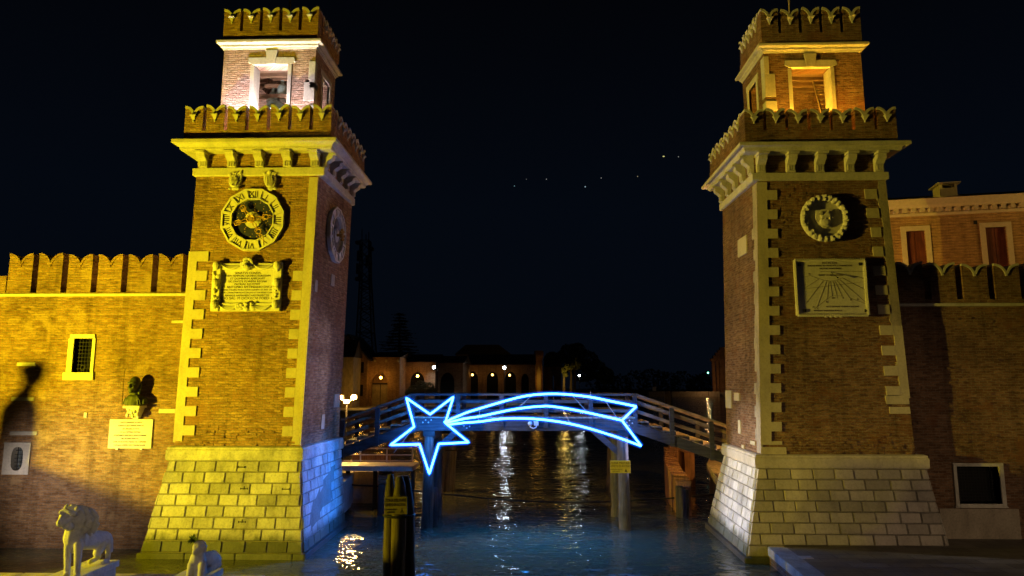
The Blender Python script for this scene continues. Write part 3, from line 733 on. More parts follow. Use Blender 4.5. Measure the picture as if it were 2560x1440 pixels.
# ------------------------------------------------------------------ clocks on the left tower
def ngon(r, n=12, off=15): return [(r * math.cos(R(off + 360 / n * i)), r * math.sin(R(off + 360 / n * i))) for i in range(n)]
def clock(loc, rz, Ro, label, fancy):
    T = thing('tower_clock', label, 'clock', loc, rz)
    ri = Ro * .655
    ro_, rn_ = ngon(Ro), ngon(ri)
    mb = MB()
    def ringp(r0, r1, y0, y1):
        a, b = ngon(r0), ngon(r1)
        for i in range(12):
            j = (i + 1) % 12
            mb.hexa([(a[i][0], y1, a[i][1]), (b[i][0], y1, b[i][1]), (b[j][0], y1, b[j][1]), (a[j][0], y1, a[j][1]),
                     (a[i][0], y0, a[i][1]), (b[i][0], y0, b[i][1]), (b[j][0], y0, b[j][1]), (a[j][0], y0, a[j][1])])
    ringp(ri, Ro, -.09, 0)
    ringp(Ro * .94, Ro * 1.0, -.135, -.09); ringp(ri, ri * 1.06, -.135, -.09)
    a, b = ngon(ri * 1.06), ngon(Ro * .94)
    for i in range(12):
        p, q = V(a[i][0], -.11, a[i][1]), V(b[i][0], -.11, b[i][1])
        mb.beam(p, q, .085 * Ro, .05, (0, 1, 0))
    mb.build('numeral_ring', M['stone_carved'], T, local=True)
    mb = MB(); mb.prism([(x, -.03, z) for x, z in ngon(ri)], (0, .03, 0))
    D = mb.build('dial', M['dial'] if fancy else M['dial_grey'], T, local=True)
    mb = MB(); mb.prism([(x, -.075, z) for x, z in ngon(ri * .40)], (0, .04, 0)); mb.build('sun_disc', M['stone_carved'] if fancy else M['stone'], T, local=True)
    if fancy:
        rnd = random.Random(4); mb = MB()
        for i in range(58):
            rr = ri * math.sqrt(rnd.uniform(.2, .88)); an = rnd.uniform(0, 2 * PI)
            mb.sphere((rr * math.cos(an), -.032, rr * math.sin(an)), rnd.uniform(.012, .026), 6, 4, (1, .4, 1))
        mb.build('painted_stars', M['gold'], D, local=True)
        num = ['XII', 'I', 'II', 'III', 'IIII', 'V', 'VI', 'VII', 'VIII', 'VIIII', 'X', 'XI']
        for i, nn in enumerate(num):
            an = R(90 - 30 * i); rr = (ri * 1.06 + Ro * .94) / 2 * .975
            text('numeral', nn, .27 * Ro / 1.0, M['ink'], T, (rr * math.cos(an), -.096, rr * math.sin(an)), (PI / 2, R(30 * i), 0), xs=.92)
        def hand(deg, L, kind):
            mb = MB(); d = V(math.sin(R(deg)), 0, math.cos(R(deg))); n = V(d.z, 0, -d.x); o = V(0, -.19, 0)
            mb.tube([o + d * .08, o + d * .22 + n * .05, o + d * .42], .013, 6); mb.tube([o + d * .08, o + d * .22 - n * .05, o + d * .42], .013, 6)
            c = o + d * (.48 if kind != 'short' else .30)
            rr = .075 if kind != 'short' else .05
            mb.tube([c + d * math.cos(k) * rr + n * math.sin(k) * rr for k in [2 * PI * j / 14 for j in range(14)]], .018, 6, True)
            if kind in ('moon', 'short'):
                c2 = o + d * (L - .09)
                mb.tube([c2 + d * math.cos(k) * .08 + n * math.sin(k) * .08 for k in [R(50 + 26 * j) for j in range(11)]], [.004, .012, .018, .022, .024, .025, .024, .022, .018, .012, .004], 6)
                mb.tube([c + d * rr, c2 - d * .07], .015, 6)
            else:
                e = o + d * L
                mb.tube([c + d * rr, c + d * (L - .52) * .5 + n * .045, e], [.014, .016, .004], 6); mb.tube([c + d * rr, c + d * (L - .52) * .5 - n * .045, e], [.014, .016, .004], 6)
            for sg in (-1, 1): 
                q = o + d * .40 + n * .06 * sg
                mb.tube([q + d * math.cos(k) * .035 + n * math.sin(k) * .035 for k in [2 * PI * j / 8 for j in range(8)]], .012, 5, True)
            mb.build('hand', M['gold'], T, local=True)
        hand(82, .70, 'point'); hand(148, .88, 'point'); hand(-38, .52, 'moon'); hand(-105, .50, 'moon')
        mb = MB(); mb.tube([(.11 * math.cos(k), -.20, .11 * math.sin(k)) for k in [2 * PI * j / 18 for j in range(18)]], .028, 6, True); mb.tube([(0, -.05, 0), (0, -.22, 0)], .06, 10)
        mb.build('hub', M['gold'], T, local=True)
    else:
        mb = MB(); mb.tube([(0, -.05, 0), (0, -.3, 0)], .05, 8)
        for k in range(7):
            a_ = 2 * PI * k / 7; mb.tube([(0, -.28, 0), (.16 * math.cos(a_), -.26, .16 * math.sin(a_))], .025, 6); mb.sphere((.18 * math.cos(a_), -.26, .18 * math.sin(a_)), .05, 8, 5)
        mb.build('hub', M['gold'], T, local=True)
    return T
p = at(634, 551, YF)
clock(p, 0, 1.04, 'twelve sided tower clock with a starry blue dial and roman numerals', True)
X = TL['ix'](22.7, at(634, 580, YF).z); p = atX(836, 588, X)
clock((TL['ix'](p.y, p.z), p.y, p.z), PI / 2, .98, 'plain pale clock ring without numerals on the canal side of the tower', False)

# carved shields above the clock
def carved(n, f, seed, r0, r1, mb, flat=.6):
    rnd = random.Random(seed)
    for i in range(n):
        c = f(rnd); r = rnd.uniform(r0, r1); mb.sphere(c, r, 8, 5, (rnd.uniform(.7, 1.3), flat, rnd.uniform(.7, 1.3)))
for px, py, lab, seed in ((590, 455, 'carved stone shield above the clock, tilted, left of the pair', 1), (678, 455, 'carved stone shield above the clock, right of the pair', 2)):
    p = at(px, py, YF); T = thing('carved_shield', lab, 'shield', p, group='shields above the clock')
    mb = MB()
    out = [(-.17, .26), (-.08, .30), (0, .27), (.09, .31), (.18, .25), (.20, .05), (.16, -.12), (.05, -.27), (0, -.31), (-.05, -.27), (-.16, -.12), (-.20, .05)]
    rot = -.16 if seed == 1 else .14
    out = [(x * math.cos(rot) - z * math.sin(rot), x * math.sin(rot) + z * math.cos(rot)) for x, z in out]
    mb.prism([(x, -.12, z) for x, z in out], (0, .14, 0)); mb.sphere((0, -.12, -.02), .15, 10, 6, (1, .5, 1.35))
    for k in range(5): mb.tube([(-.12 + .05 * k, -.19, .16), (-.11 + .05 * k, -.21, -.05), (-.06 + .03 * k, -.18, -.18)], .012, 5)
    mb.build('shield_body', M['stone_carved'], T, local=True)
    mb = MB(); carved(14, lambda r: (r.uniform(-.2, .2), -.13, r.choice([.24, .28, .2, -.26])), seed, .03, .06, mb); mb.build('scrollwork', M['stone_carved'], T, local=True)

# inscription plaque of the left tower
pc = at(620, 718, YF); pl = at(534, 718, YF).x; pr_ = at(706, 718, YF).x; pt = at(620, 657, YF).z; pbm = at(620, 779, YF).z
W, H = pr_ - pl, pt - pbm
T = thing('inscription_plaque', 'carved stone plaque framed with garlands and lettering below the starry clock', 'plaque', ((pl + pr_) / 2, YF, (pt + pbm) / 2))
w2, h2 = W / 2, H / 2
mb = MB(); mb.box(-w2 + .2, w2 - .2, -.05, .02, -h2 + .2, h2 - .2); SL = mb.build('slab', M['stone_carved'], T, local=True)
mb = MB()
mb.box(-w2, -w2 + .26, -.15, .02, -h2, h2); mb.box(w2 - .26, w2, -.15, .02, -h2, h2)
mb.box(-w2 + .26, w2 - .26, -.11, .02, h2 - .24, h2 - .03); mb.box(-w2 + .26, w2 - .26, -.11, .02, -h2, -h2 + .26)
mb.build('frame', M['stone_carved'], T, local=True, bevel=.015)
mb = MB()
carved(34, lambda r: (r.choice([-1, 1]) * (w2 - .13 + r.uniform(-.08, .08)), -.17, r.uniform(-h2 + .08, h2 - .05)), 7, .035, .085, mb, .8)
for sg in (-1, 1):
    for zz in (h2 - .12, .12, -h2 + .2): mb.sphere((sg * (w2 - .13), -.19, zz), .115, 10, 6, (1, .8, 1.2))
mb.build('side_carving', M['stone_carved'], T, local=True)
mb = MB()
for sg in (-1, 1):
    for zt_, am in ((h2 - .09, .10), (-h2 + .19, .12)):
        for k in range(3):
            mb.tube([(sg * lerp(.2, w2 - .28, t), -.13 - .02 * k, zt_ - am * math.sin(PI * t) * (.6 + .35 * k)) for t in [i / 8 for i in range(9)]], [.01, .02, .03, .035, .036, .035, .03, .02, .01], 6)
mb.build('drapery', M['stone_carved'], T, local=True)
mb = MB(); mb.sphere((0, -.17, h2 - .10), .17, 12, 8, (1, .7, 1.1)); carved(18, lambda r: ((lambda a: (.17 * math.cos(a), -.2, h2 - .08 + .17 * math.sin(a)))(r.uniform(-.3, PI + .3))), 8, .04, .065, mb)
for sg in (-1, 1): mb.sphere((sg * .06, -.29, h2 - .16), .05, 8, 5)
mb.sphere((0, -.30, h2 - .13), .045, 8, 5, (1, 1, 1.6)); mb.build('lion_mask', M['stone_carved'], T, local=True)
mb = MB(); carved(16, lambda r: (r.uniform(-.26, .26), -.17, -h2 + .12 + r.uniform(-.08, .14)), 9, .05, .09, mb); mb.build('lower_carving', M['stone_carved'], T, local=True)
lines = [('SENATVS CONSVL', .085), ('IDEM TEMPORE NAVIBVS EGRESSVM', .075), ('ET DOMINIVM AMPLIAVIT', .08), ('SIC FAVSTE PLVRIMA REGNA', .08), ('PATRIAE RESTITVIT', .08),
         ('M\u00b7 ANTONIO IVSTINIANO DVCE', .09), ('HIEREMIA VALERIO PAVLO NANI CLISSIMO ET ANT\u00b7 ZENO', .056), ('ANTONIO CANALE NICOLAO DVODO ET GEORGIO CORNELIO', .056), ('NAVALIS ARMAMENTARII PREFECTIS', .072), ('A\u00d1O SAL\u00b7 M DCXXCVI FOED\u00b7 III', .10)]
zz = h2 - .34
for tx, sz in lines:
    text('lettering', tx, sz * 1.12, M['ink'], SL, (0, -.053, zz), xs=1.08); zz -= .089
    
# ------------------------------------------------------------------ right tower: wreath and sundial
p = at(2058, 548, YF); T = thing('lion_wreath', 'round carved fruit wreath around a shield with a winged lion', 'wreath', p)
mb = MB(); mb.lathe([(.60, -.14), (.60, 0), (.02, 0)], n=40); mb.v = [V(q.x, q.z * .3, q.y) for q in mb.v]; mb.build('back_plate', M['stone'], T, local=True)
mb = MB(); Rw = .655
mb.tube([(Rw * math.cos(2 * PI * k / 36), -.08, Rw * math.sin(2 * PI * k / 36)) for k in range(36)], .085, 8, True)
rnd = random.Random(6)
for k in range(24):
    a = 2 * PI * k / 24
    for j in range(5):
        mb.sphere(((Rw + rnd.uniform(-.06, .06)) * math.cos(a + rnd.uniform(-.07, .07)), -.15 + rnd.uniform(-.04, .03), (Rw + rnd.uniform(-.06, .06)) * math.sin(a + rnd.uniform(-.07, .07))), rnd.uniform(.035, .065), 8, 5)
    mb.sphere((Rw * math.cos(a), -.12, Rw * math.sin(a)), .10, 8, 6)
mb.build('fruit_wreath', M['stone_carved'], T, local=True)
mb = MB(); out = [(-.25, .25), (-.12, .27), (.24, .27), (.27, .22), (.26, -.04), (.16, -.2), (.03, -.30), (-.06, -.28), (-.2, -.16), (-.28, -.02)]
mb.prism([(x, -.14, z) for x, z in out], (0, .12, 0)); mb.sphere((0, -.14, -.12), .16, 10, 6, (1.2, .5, .8)); SH = mb.build('shield', M['stone_carved'], T, local=True)
mb = MB()
for a, b, r in (((-.10, -.17, .05), (.12, -.17, .07), .06), ((-.12, -.18, .14), (-.12, -.18, .14), .075), ((-.1, -.17, .02), (-.12, -.17, -.06), .03), ((.12, -.17, .04), (.14, -.17, -.06), .03), ((.0, -.17, .03), (.0, -.17, -.06), .025), ((.14, -.17, .1), (.23, -.17, .02), .02)):
    mb.tube([a, V(*a).lerp(V(*b), .5) + V(.001, 0, .001), b], r, 8); mb.sphere(a, r, 8, 6); mb.sphere(b, r, 8, 6)
for k in range(4): mb.tube([(-.05, -.2, .11), (.08, -.21, .2 - .03 * k), (.2, -.19, .19 - .045 * k)], [.03, .03, .012], 6)
mb.build('winged_lion', M['stone_carved'], SH, local=True)

# sundial, with a rope border
zc = at(2072, 720, YF).z; xl, xr = at(1986, 720, YF).x, at(2160, 720, YF).x; zt_ = at(2072, 651, YF - .1).z; zb_ = at(2072, 788, YF - .1).z
W, H = xr - xl, zt_ - zb_; w2, h2 = W / 2, H / 2
T = thing('sundial', 'large pale stone sundial with hour lines and a twisted rope border', 'sundial', ((xl + xr) / 2, YF, (zt_ + zb_) / 2))
mb = MB(); mb.box(-w2, w2, -.12, .02, -h2, h2); SD = mb.build('dial_plate', M['stone_carved'], T, local=True)
mb = MB()
def rope(a, b, n):
    a, b = V(*a), V(*b); d = (b - a); L = d.length; d.normalize(); nn = V(-d.z, 0, d.x)
    for i in range(n):
        c = a + d * L * (i + .5) / n
        mb.tube([c - d * .025 - nn * .05, c + V(0, -.035, 0), c + d * .025 + nn * .05], [.012, .022, .012], 6)
rope((-w2, -.16, -h2), (w2, -.16, -h2), 40); rope((-w2, -.16, h2), (w2, -.16, h2), 40); rope((-w2, -.16, -h2), (-w2, -.16, h2), 32); rope((w2, -.16, -h2), (w2, -.16, h2), 32)
mb.build('rope_border', M['stone_carved'], T, local=True)
mb = MB(); 
for a, b in (((-w2, -h2), (w2, -h2)), ((-w2, h2), (w2, h2)), ((-w2, -h2), (-w2, h2)), ((w2, -h2), (w2, h2))): mb.beam((a[0], -.135, a[1]), (b[0], -.135, b[1]), .09, .05, (0, 1, 0))
rnd = random.Random(3)
for k in range(9): mb.sphere((-.3 + .075 * k, -.17, -h2 - .02 + .03 * (-1) ** k), .04, 8, 5, (1.5, .8, .8))
mb.build('border', M['stone_carved'], T, local=True)
u = lambda x, y: V(lerp(-w2, w2, (x - 75) / 1540), -.123, lerp(h2, -h2, (y - 100) / 1230))   # from the drawing of the dial
mb = MB()
for (x0, y0, x1, y1) in ((640, 355, 1610, 355), (590, 525, 250, 740), (690, 560, 270, 1075), (760, 575, 520, 1140), (805, 575, 750, 965), (840, 575, 868, 905), (905, 575, 968, 895), (945, 575, 1085, 915), (995, 565, 1250, 950), (1055, 545, 1590, 1050), (1110, 495, 1575, 760), (1190, 410, 1550, 500),
                         (270, 740, 1580, 590), (400, 445, 220, 485), (400, 445, 700, 550), (700, 550, 860, 572), (860, 572, 1000, 545), (1000, 545, 1110, 495), (520, 1140, 750, 965), (750, 965, 860, 900), (860, 900, 1085, 905), (1250, 950, 1610, 1090), (520, 1140, 450, 1190)):
    a, b = u(x0, y0), u(x1, y1); mb.beam(a, b, .010 if y0 == y1 else .008, .008, (0, 1, 0))
mb.build('hour_lines', M['ink_soft'], SD, local=True)
mb = MB(); a, b = u(865, 360), u(945, 500) + V(0, -.16, 0); mb.tube([a, b], .008, 6); mb.tube([b, b + (b - a).normalized() * .04], .022, 6); mb.build('gnomon', M['iron'], SD, local=True)
for x, y in ((175, 195), (1525, 190), (230, 1230), (1580, 1235)):
    q = u(x, y); mb = MB(); mb.box(q.x - .045, q.x + .045, -.16, -.11, q.z - .045, q.z + .045); mb.sphere((q.x, -.16, q.z), .022, 8, 5); mb.build('clamp', M['iron'], SD, local=True)
for tx, x, y, sz in (('M\u00b7CM\u00b7XIX', 850, 165, .105), ('ITALOS NVNC IN LIBERTATE CONIVNCTOS', 850, 225, .068), ('VICTOR ALVIT ENSIS', 860, 287, .072), ('DVCIT HORA LABORA', 855, 437, .072), ('VICT PATRIAE VMBRA CINGENS', 1070, 1142, .07), ('VITTORIO EMANVELE III REGE', 745, 1232, .065),
                     ('XII', 880, 950, .075), ('I', 975, 940, .075), ('II', 1098, 945, .07), ('III', 1268, 990, .07), ('IV', 1420, 980, .06), ('XI', 738, 1040, .075), ('IX', 435, 1150, .06), ('X', 522, 1180, .06), ('VI', 1560, 515, .055), ('V', 1580, 770, .055), ('VII', 388, 408, .055), ('V', 1590, 1120, .06)):
    q = u(x, y); text('lettering', tx, sz, M['ink_soft'], SD, (q.x, -.124, q.z))

# ------------------------------------------------------------------ crenellated walls
YW = 21.35
def face_holes(mb, x0, x1, z0, z1, y0, y1, holes):
    """solid wall x0..x1 with rectangular holes (hx0,hx1,hz0,hz1), sorted by x"""
    x = x0
    for a, b, c, d in sorted(holes):
        mb.box(x, a, y0, y1, z0, z1); mb.box(a, b, y0, y1, z0, c); mb.box(a, b, y0, y1, d, z1); x = b
    mb.box(x, x1, y0, y1, z0, z1)
# left wall
T = thing('crenellated_wall', 'yellow lit brick wall with swallow tailed battlements, left of the clock tower', 'wall', (-14, YW, 0))
wx0, wx1 = -21.0, at(470, 900, YW).x + .55
zs = at(240, 741, YW).z; zg = at(240, 731, YW).z
wl, wr = at(184, 890, YW).x, at(230, 890, YW).x; wz0, wz1 = at(205, 931, YW).z, at(205, 846, YW).z
ol, orr = at(30, 1147, YW).x, at(60, 1147, YW).x; oz0, oz1 = at(44, 1176, YW).z, at(44, 1117, YW).z
nx0, nx1 = at(309, 950, YW).x, at(372, 950, YW).x; nz0, nz1 = at(340, 1013, YW).z, at(340, 905, YW).z
mb = MB()
face_holes(mb, wx0, wx1, -.6, zs, YW, YW + 1.0, [(wl, wr, wz0, wz1), (ol - .08, orr + .08, oz0 - .08, oz1 + .08), (nx0, nx1, nz0, nz1)])
mb.box(nx0, nx1, YW + .016, YW + .9, nz0, nz1)                      # back of the niche
mb.build('wall_face', M['brick_wall'], T)
mb = MB()       # arched head of the shallow niche
cxn = (nx0 + nx1) / 2; rn = (nx1 - nx0) / 2; zsn = nz1 - rn * .9
for sg in (-1, 1):
    pts = [(cxn + sg * rn, YW, nz1), (cxn + sg * rn, YW, zsn)] + [(cxn + sg * rn * math.cos(a), YW, zsn + rn * .9 * math.sin(a)) for a in [PI / 2 * k / 8 for k in range(1, 9)]]
    mb.prism(pts, (0, .014, 0))
mb.build('niche_arch', M['brick_wall'], T)
mb = MB(); mb.box(wx0, wx1, YW, YW + .9, zs + .10, zg); mb.build('parapet', M['brick_wall'], T)
mb = MB(); mb.box(wx0, wx1, YW - .07, YW + 1, zs + .001, zs + .099); mb.build('string_course', M['stone'], T, bevel=.03)
px_m = [(20, 88), (97, 161), (171, 236), (243, 311), (321, 385), (396, 466)]
xm0, xm1 = at(20, 690, YW).x, at(470, 690, YW).x
zt_ = at(240, 636, YW).z; pitch = (xm1 - xm0) / 6
mm = make_merlon(pitch - .20, zt_ - zg, .42, M['brick_wall'], M['brick_wall'], False, .66, .05)
merlon_row(T, ('w', mm, [True]), (xm0, YW, zg), 0, 6, pitch)
mb = MB(); mb.box(wx0, xm0 - .04, YW, YW + .5, zg, at(5, 690, YW).z); mb.build('wall_end', M['brick_wall'], T)
# barred window
mb = MB()
fl, fr = at(166, 890, YW).x, at(240, 890, YW).x; f0, f1 = at(205, 950, YW).z, at(205, 836, YW).z
mb.box(fl + .05, wl, YW - .05, YW + .35, wz0, wz1); mb.box(wr, fr - .03, YW - .05, YW + .35, wz0, wz1)
mb.box(fl + .10, fr - .06, YW - .06, YW + .35, wz1, f1); mb.box(fl - .02, fr + .0, YW - .08, YW + .35, f0, wz0)
WF = mb.build('window', M['stone_carved'], T, bevel=.012)
mb = MB()
for i in range(1, 6): x = lerp(wl, wr, i / 6); mb.tube([(x, YW + .12, wz0), (x, YW + .12, wz1)], .013, 6)
for i in range(1, 9): z = lerp(wz0, wz1, i / 9); mb.tube([(wl, YW + .12, z), (wr, YW + .12, z)], .013, 6)
c = V(lerp(wl, wr, .45), YW + .10, lerp(wz0, wz1, .14)); mb.tube([c + V(.07 * math.cos(k), 0, .08 * math.sin(k)) for k in [2 * PI * j / 12 for j in range(12)]], .012, 5, True)
mb.build('grille', M['iron'], WF)
mb = MB(); mb.box(wl - .02, wr + .02, YW + .4, YW + .5, wz0 - .02, wz1 + .02); mb.build('pane', M['void'], WF)
# oval window in its stone slab
cx_, cz_ = (ol + orr) / 2, (oz0 + oz1) / 2; rx, rz_ = (orr - ol) / 2, (oz1 - oz0) / 2
sl, sr = at(10, 1147, YW).x, at(76, 1147, YW).x; s0, s1 = at(44, 1186, YW).z, at(44, 1106, YW).z
mb = MB(); n = 24; vs = []; fs = []
for y in (YW - .05, YW + .2):
    for k in range(n):
        a = 2 * PI * k / n; ca, sa = math.cos(a), math.sin(a)
        pw = lambda v: math.copysign(abs(v) ** .75, v)
        vs.append((cx_ + rx * pw(ca), y, cz_ + rz_ * pw(sa)))
    for k in range(n):
        a = 2 * PI * k / n; ca, sa = math.cos(a), math.sin(a); m = max(abs(ca), abs(sa))
        vs.append((lerp(sl, sr, .5 + .5 * ca / m), y, lerp(s0, s1, .5 + .5 * sa / m)))
for k in range(n):
    j = (k + 1) % n
    fs += [(k, j, n + j, n + k), (2 * n + k, 2 * n + n + k - 0, 3 * n + j, 2 * n + j), (k, 2 * n + k, 2 * n + j, j), (n + k, n + j, 3 * n + j, 3 * n + k)]
mb.add(vs, fs); OW = mb.build('oval_window', M['stone'], T)
mb = MB()
for i in (-.45, .2, .75): mb.tube([(cx_ + rx * i, YW + .10, cz_ - rz_), (cx_ + rx * i, YW + .10, cz_ + rz_)], .010, 5)
for i in range(1, 6): z = lerp(oz0, oz1, i / 6); mb.tube([(ol, YW + .10, z), (orr, YW + .10, z)], .010, 5)
mb.build('grille', M['iron'], OW)
mb = MB(); mb.box(ol - .06, orr + .06, YW + .22, YW + .26, oz0 - .06, oz1 + .06); mb.build('pane', M['glass'], OW)
# pale stones let into the wall
for a in ((430, 801, 462, 808), (398, 1022, 440, 1033), (30, 993, 86, 1002), (26, 1078, 94, 1088), (44, 906, 90, 915), (211, 1031, 219, 1044)):
    mb = MB(); mb.box(at(a[0], a[1], YW).x, at(a[2], a[1], YW).x, YW - .035, YW + .2, at(a[0], a[3], YW).z, at(a[0], a[1], YW).z); mb.build('stone_inset', M['stone'], T, bevel=.012)
# bronze bust on a bracket
p = at(338, 1014, YW - .2); T = thing('bronze_bust', 'green bronze bust of a hooded man on a carved bracket', 'bust', (p.x, YW, p.z))
hd = at(332, 962, YW - .3); hz = hd.z - p.z
mb = MB()
hq = 1.28; HS = lambda x, y, z, r, sc_=(1, 1, 1), n=12: mb.sphere((x * hq, -.30 + (y + .30) * hq, hz + z * hq), r * hq, n, 8, sc_)
HS(0, -.30, .03, .15, (.86, 1, 1.18), 14); HS(-.01, -.37, -.06, .115, (.85, .9, 1.15))
HS(-.02, -.475, -.02, .026, (.8, 1.1, 2.0)); HS(-.02, -.49, -.05, .03)                     # nose
HS(-.015, -.45, .05, .10, (1, .4, .25)); HS(-.015, -.45, -.11, .05, (1, .6, .35)); HS(-.015, -.44, -.165, .055, (1, .7, .7))
HS(-.055, -.44, -.05, .035, (1, .7, 1.2)); HS(.04, -.44, -.05, .035, (1, .7, 1.2))
mb.tube([(0, -.27, hz - .16), (0, -.25, hz - .30), (0, -.22, .22)], [.115, .115, .2], 12)
for sg in (-1, 1): mb.tube([(sg * .165, -.27, hz + .04), (sg * .155, -.27, hz - .14), (sg * .13, -.26, hz - .30)], [.05, .052, .04], 8)
mb.sphere((0, -.22, .16), .24, 14, 8, (1.2, .8, .8)); mb.tube([(-.24, -.2, .24), (-.29, -.2, .04)], [.10, .12], 10); mb.tube([(.24, -.2, .24), (.29, -.2, .04)], [.10, .12], 10)
mb.tube([(0, -.2, .3), (0, -.2, .01)], [.22, .27], 16)
for k in range(9):
    a = -.24 + .06 * k; mb.tube([(a * .5, -.36, .34), (a, -.41, .18), (a * 1.15, -.40, .02)], [.012, .02, .02], 5)
mb.build('figure', M['bronze'], T, local=True, remesh=.016)
zb_ = at(333, 1047, YW).z - p.z
mb = MB(); mb.box(-.26, .26, -.42, .02, -.07, 0); mb.prism([(-.2, -.36, -.07), (.2, -.36, -.07), (.15, -.26, zb_ * .55), (.08, -.12, zb_), (-.08, -.12, zb_), (-.15, -.26, zb_ * .55)], (0, .38, 0))
carved(18, lambda r: (r.uniform(-.14, .14), -.36 + r.uniform(0, .05), r.uniform(zb_ * .8, -.1)), 5, .03, .06, mb); mb.build('bracket', M['stone_carved'], T, local=True)
# inscription below the bust
xl, xr = at(274, 1085, YW).x, at(382, 1085, YW).x; z1 = at(328, 1048, YW).z; z0 = at(328, 1121, YW).z
T = thing('wall_plaque', 'plain pale plaque with eight lines of lettering under the bronze bust', 'plaque', ((xl + xr) / 2, YW, (z0 + z1) / 2)); w2, h2 = (xr - xl) / 2, (z1 - z0) / 2
mb = MB(); mb.box(-w2, w2, -.05, .02, -h2, h2); SL = mb.build('slab', M['stone_carved'], T, local=True, bevel=.006)
mb = MB(); mb.box(-w2 * .62, -w2 * .52, -.06, .02, -h2 - .04, -h2 + .01); mb.box(w2 * .5, w2 * .6, -.06, .02, -h2 - .04, -h2 + .01); mb.build('fixing', M['stone_carved'], T, local=True)
for i, tx in enumerate(('QVESTA IMMAGINE DI DANTE', 'SOVRASTA ALLE DIVERSE MVRICHE', 'NEL ANCORA ATTESTI', 'OLTRE L\u2019AVVERSO DESTINO', 'A PERENNIT\u00c0 FEDE DELLA GENTE ISTRIANA', 'NEL PROPRIO ASSETTO', 'COME VN D\u00cc A POLA PRESSO DEL CARNARO', 'CH\u2019ITALIA CHIVDE E SVOI TERMINI BAGNA')):
    text('lettering', tx, .058, M['ink_soft'], SL, (0, -.053, h2 * .78 - i * h2 * .222), xs=.9)

# right wall
T = thing('crenellated_wall', 'dark brick wall with swallow tailed battlements, right of the sundial tower', 'wall', (16, YW, 0))
zs = at(2400, 766, YW).z; zg = at(2400, 748, YW).z; rx0, rx1 = at(2250, 900, YW).x - .45, 26.0
wl, wr = at(2393, 1210, YW).x, at(2499, 1210, YW).x; wz0, wz1 = at(2445, 1259, YW).z, at(2445, 1166, YW).z
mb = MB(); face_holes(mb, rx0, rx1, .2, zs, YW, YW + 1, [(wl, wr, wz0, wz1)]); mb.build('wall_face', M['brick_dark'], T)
mb = MB(); mb.box(rx0, rx1, YW, YW + .9, zs + .1, zg); mb.build('parapet', M['brick_dark'], T)
mb = MB(); mb.box(rx0, rx1, YW - .07, YW + 1, zs + .001, zs + .099); mb.build('string_course', M['stone'], T, bevel=.03)
xm0, xm1 = at(2246, 700, YW).x, at(2567, 700, YW).x; pitch = (xm1 - xm0) / 4; zt_ = at(2400, 657, YW).z
mm = make_merlon(pitch - .21, zt_ - zg, .42, M['brick_dark'], M['stone'], False, .66, .05)
merlon_row(T, ('w', mm, [True]), (xm0, YW, zg), 0, 6, pitch)
mb = MB(); fl, fr = wl - .11, wr + .13; f0, f1 = wz0 - .12, wz1 + .10
mb.box(fl, wl, YW - .06, YW + .4, f0 + .05, wz1); mb.box(wr, fr, YW - .06, YW + .4, f0 + .05, wz1); mb.box(fl, fr, YW - .065, YW + .4, wz1, f1); mb.box(wl, wr, YW - .065, YW + .4, f0, wz0); mb.box(fl - .03, wl - .002, YW - .066, YW + .38, f0, f0 + .049); mb.box(wr + .002, fr + .03, YW - .066, YW + .38, f0, f0 + .049)
WF = mb.build('window', M['stone'], T, bevel=.012)
mb = MB()
for i in range(1, 14): x = lerp(wl, wr, i / 14); mb.tube([(x, YW + .2, wz0), (x, YW + .2, wz1)], .009, 5)
for i in range(1, 12): z = lerp(wz0, wz1, i / 12); mb.tube([(wl, YW + .2, z), (wr, YW + .2, z)], .009, 5)
mb.build('grille', M['iron'], WF)
mb = MB(); mb.box(wl - .02, wr + .02, YW + .42, YW + .5, wz0 - .02, wz1 + .02); mb.build('pane', M['void'], WF)
# rendered dado and the raking relieving courses
mb = MB(); a, b = at(2350, 1300, YW).x, at(2548, 1300, YW).x; mb.box(a, b, YW - .03, YW + .1, .42, at(2445, 1263, YW).z - .10); mb.build('rendered_dado', M['plaster'], T)
mb = MB(); a, b = at(2335, 1003, YW), at(2505, 1130, YW); d = (b - a).normalized(); n = V(-d.z, 0, d.x)
L = (b - a).length; k = 0
while k * .16 < L:
    c = a + d * (.16 * k); mb.beam(c + V(0, .022, 0), c + d * .13 + V(0, .022, 0), .06, .30 + .05 * (k % 2), n); k += 1
mb.build('raking_course', M['brick_dark'], T)
mb = MB()
rnd = random.Random(12)
for i in range(26):
    px, py = rnd.uniform(2280, 2555), rnd.uniform(790, 1120); p = at(px, py, YW); mb.box(p.x - rnd.uniform(.05, .12), p.x + rnd.uniform(.05, .12), YW - .03, YW + .05, p.z, p.z + .07)
mb.build('projecting_bricks', M['brick_dark'], T)

# house behind the right wall
pa, pb = at(2215, 506, 29.4), at(2700, 484, 28.0)
d = (pb - pa); d.z = 0; d.normalize(); ang = math.atan2(d.y, d.x)
T = thing('rose_house', 'rose rendered house with pale cornice and red brown shutters behind the battlements', 'house', (pa.x, pa.y, 0), ang)
cl = lambda px, py: (lambda p: ((p - V(pa.x, pa.y, 0)).dot(d), p.z))(at(px, py, lerp(29.4, 28.0, (px - 2215) / 485)))
def rc(*q): return cl(q[0], q[1])
z_c1 = rc(2400, 498)[1]; z_c0 = rc(2400, 536)[1]
hx1 = 12.0
wins = []
for x0, y0, x1, y1 in ((2264, 578, 2321, 672), (2462, 569, 2526, 672)):
    a = rc(x0, y0); b = rc(x1, y1); wins.append((a[0], b[0], a[1] - 2.1, a[1]))
mb = MB(); face_holes(mb, -2.5, hx1, .5, z_c0, 0, 7, wins); mb.build('wall', M['brick_rose'], T, local=True)
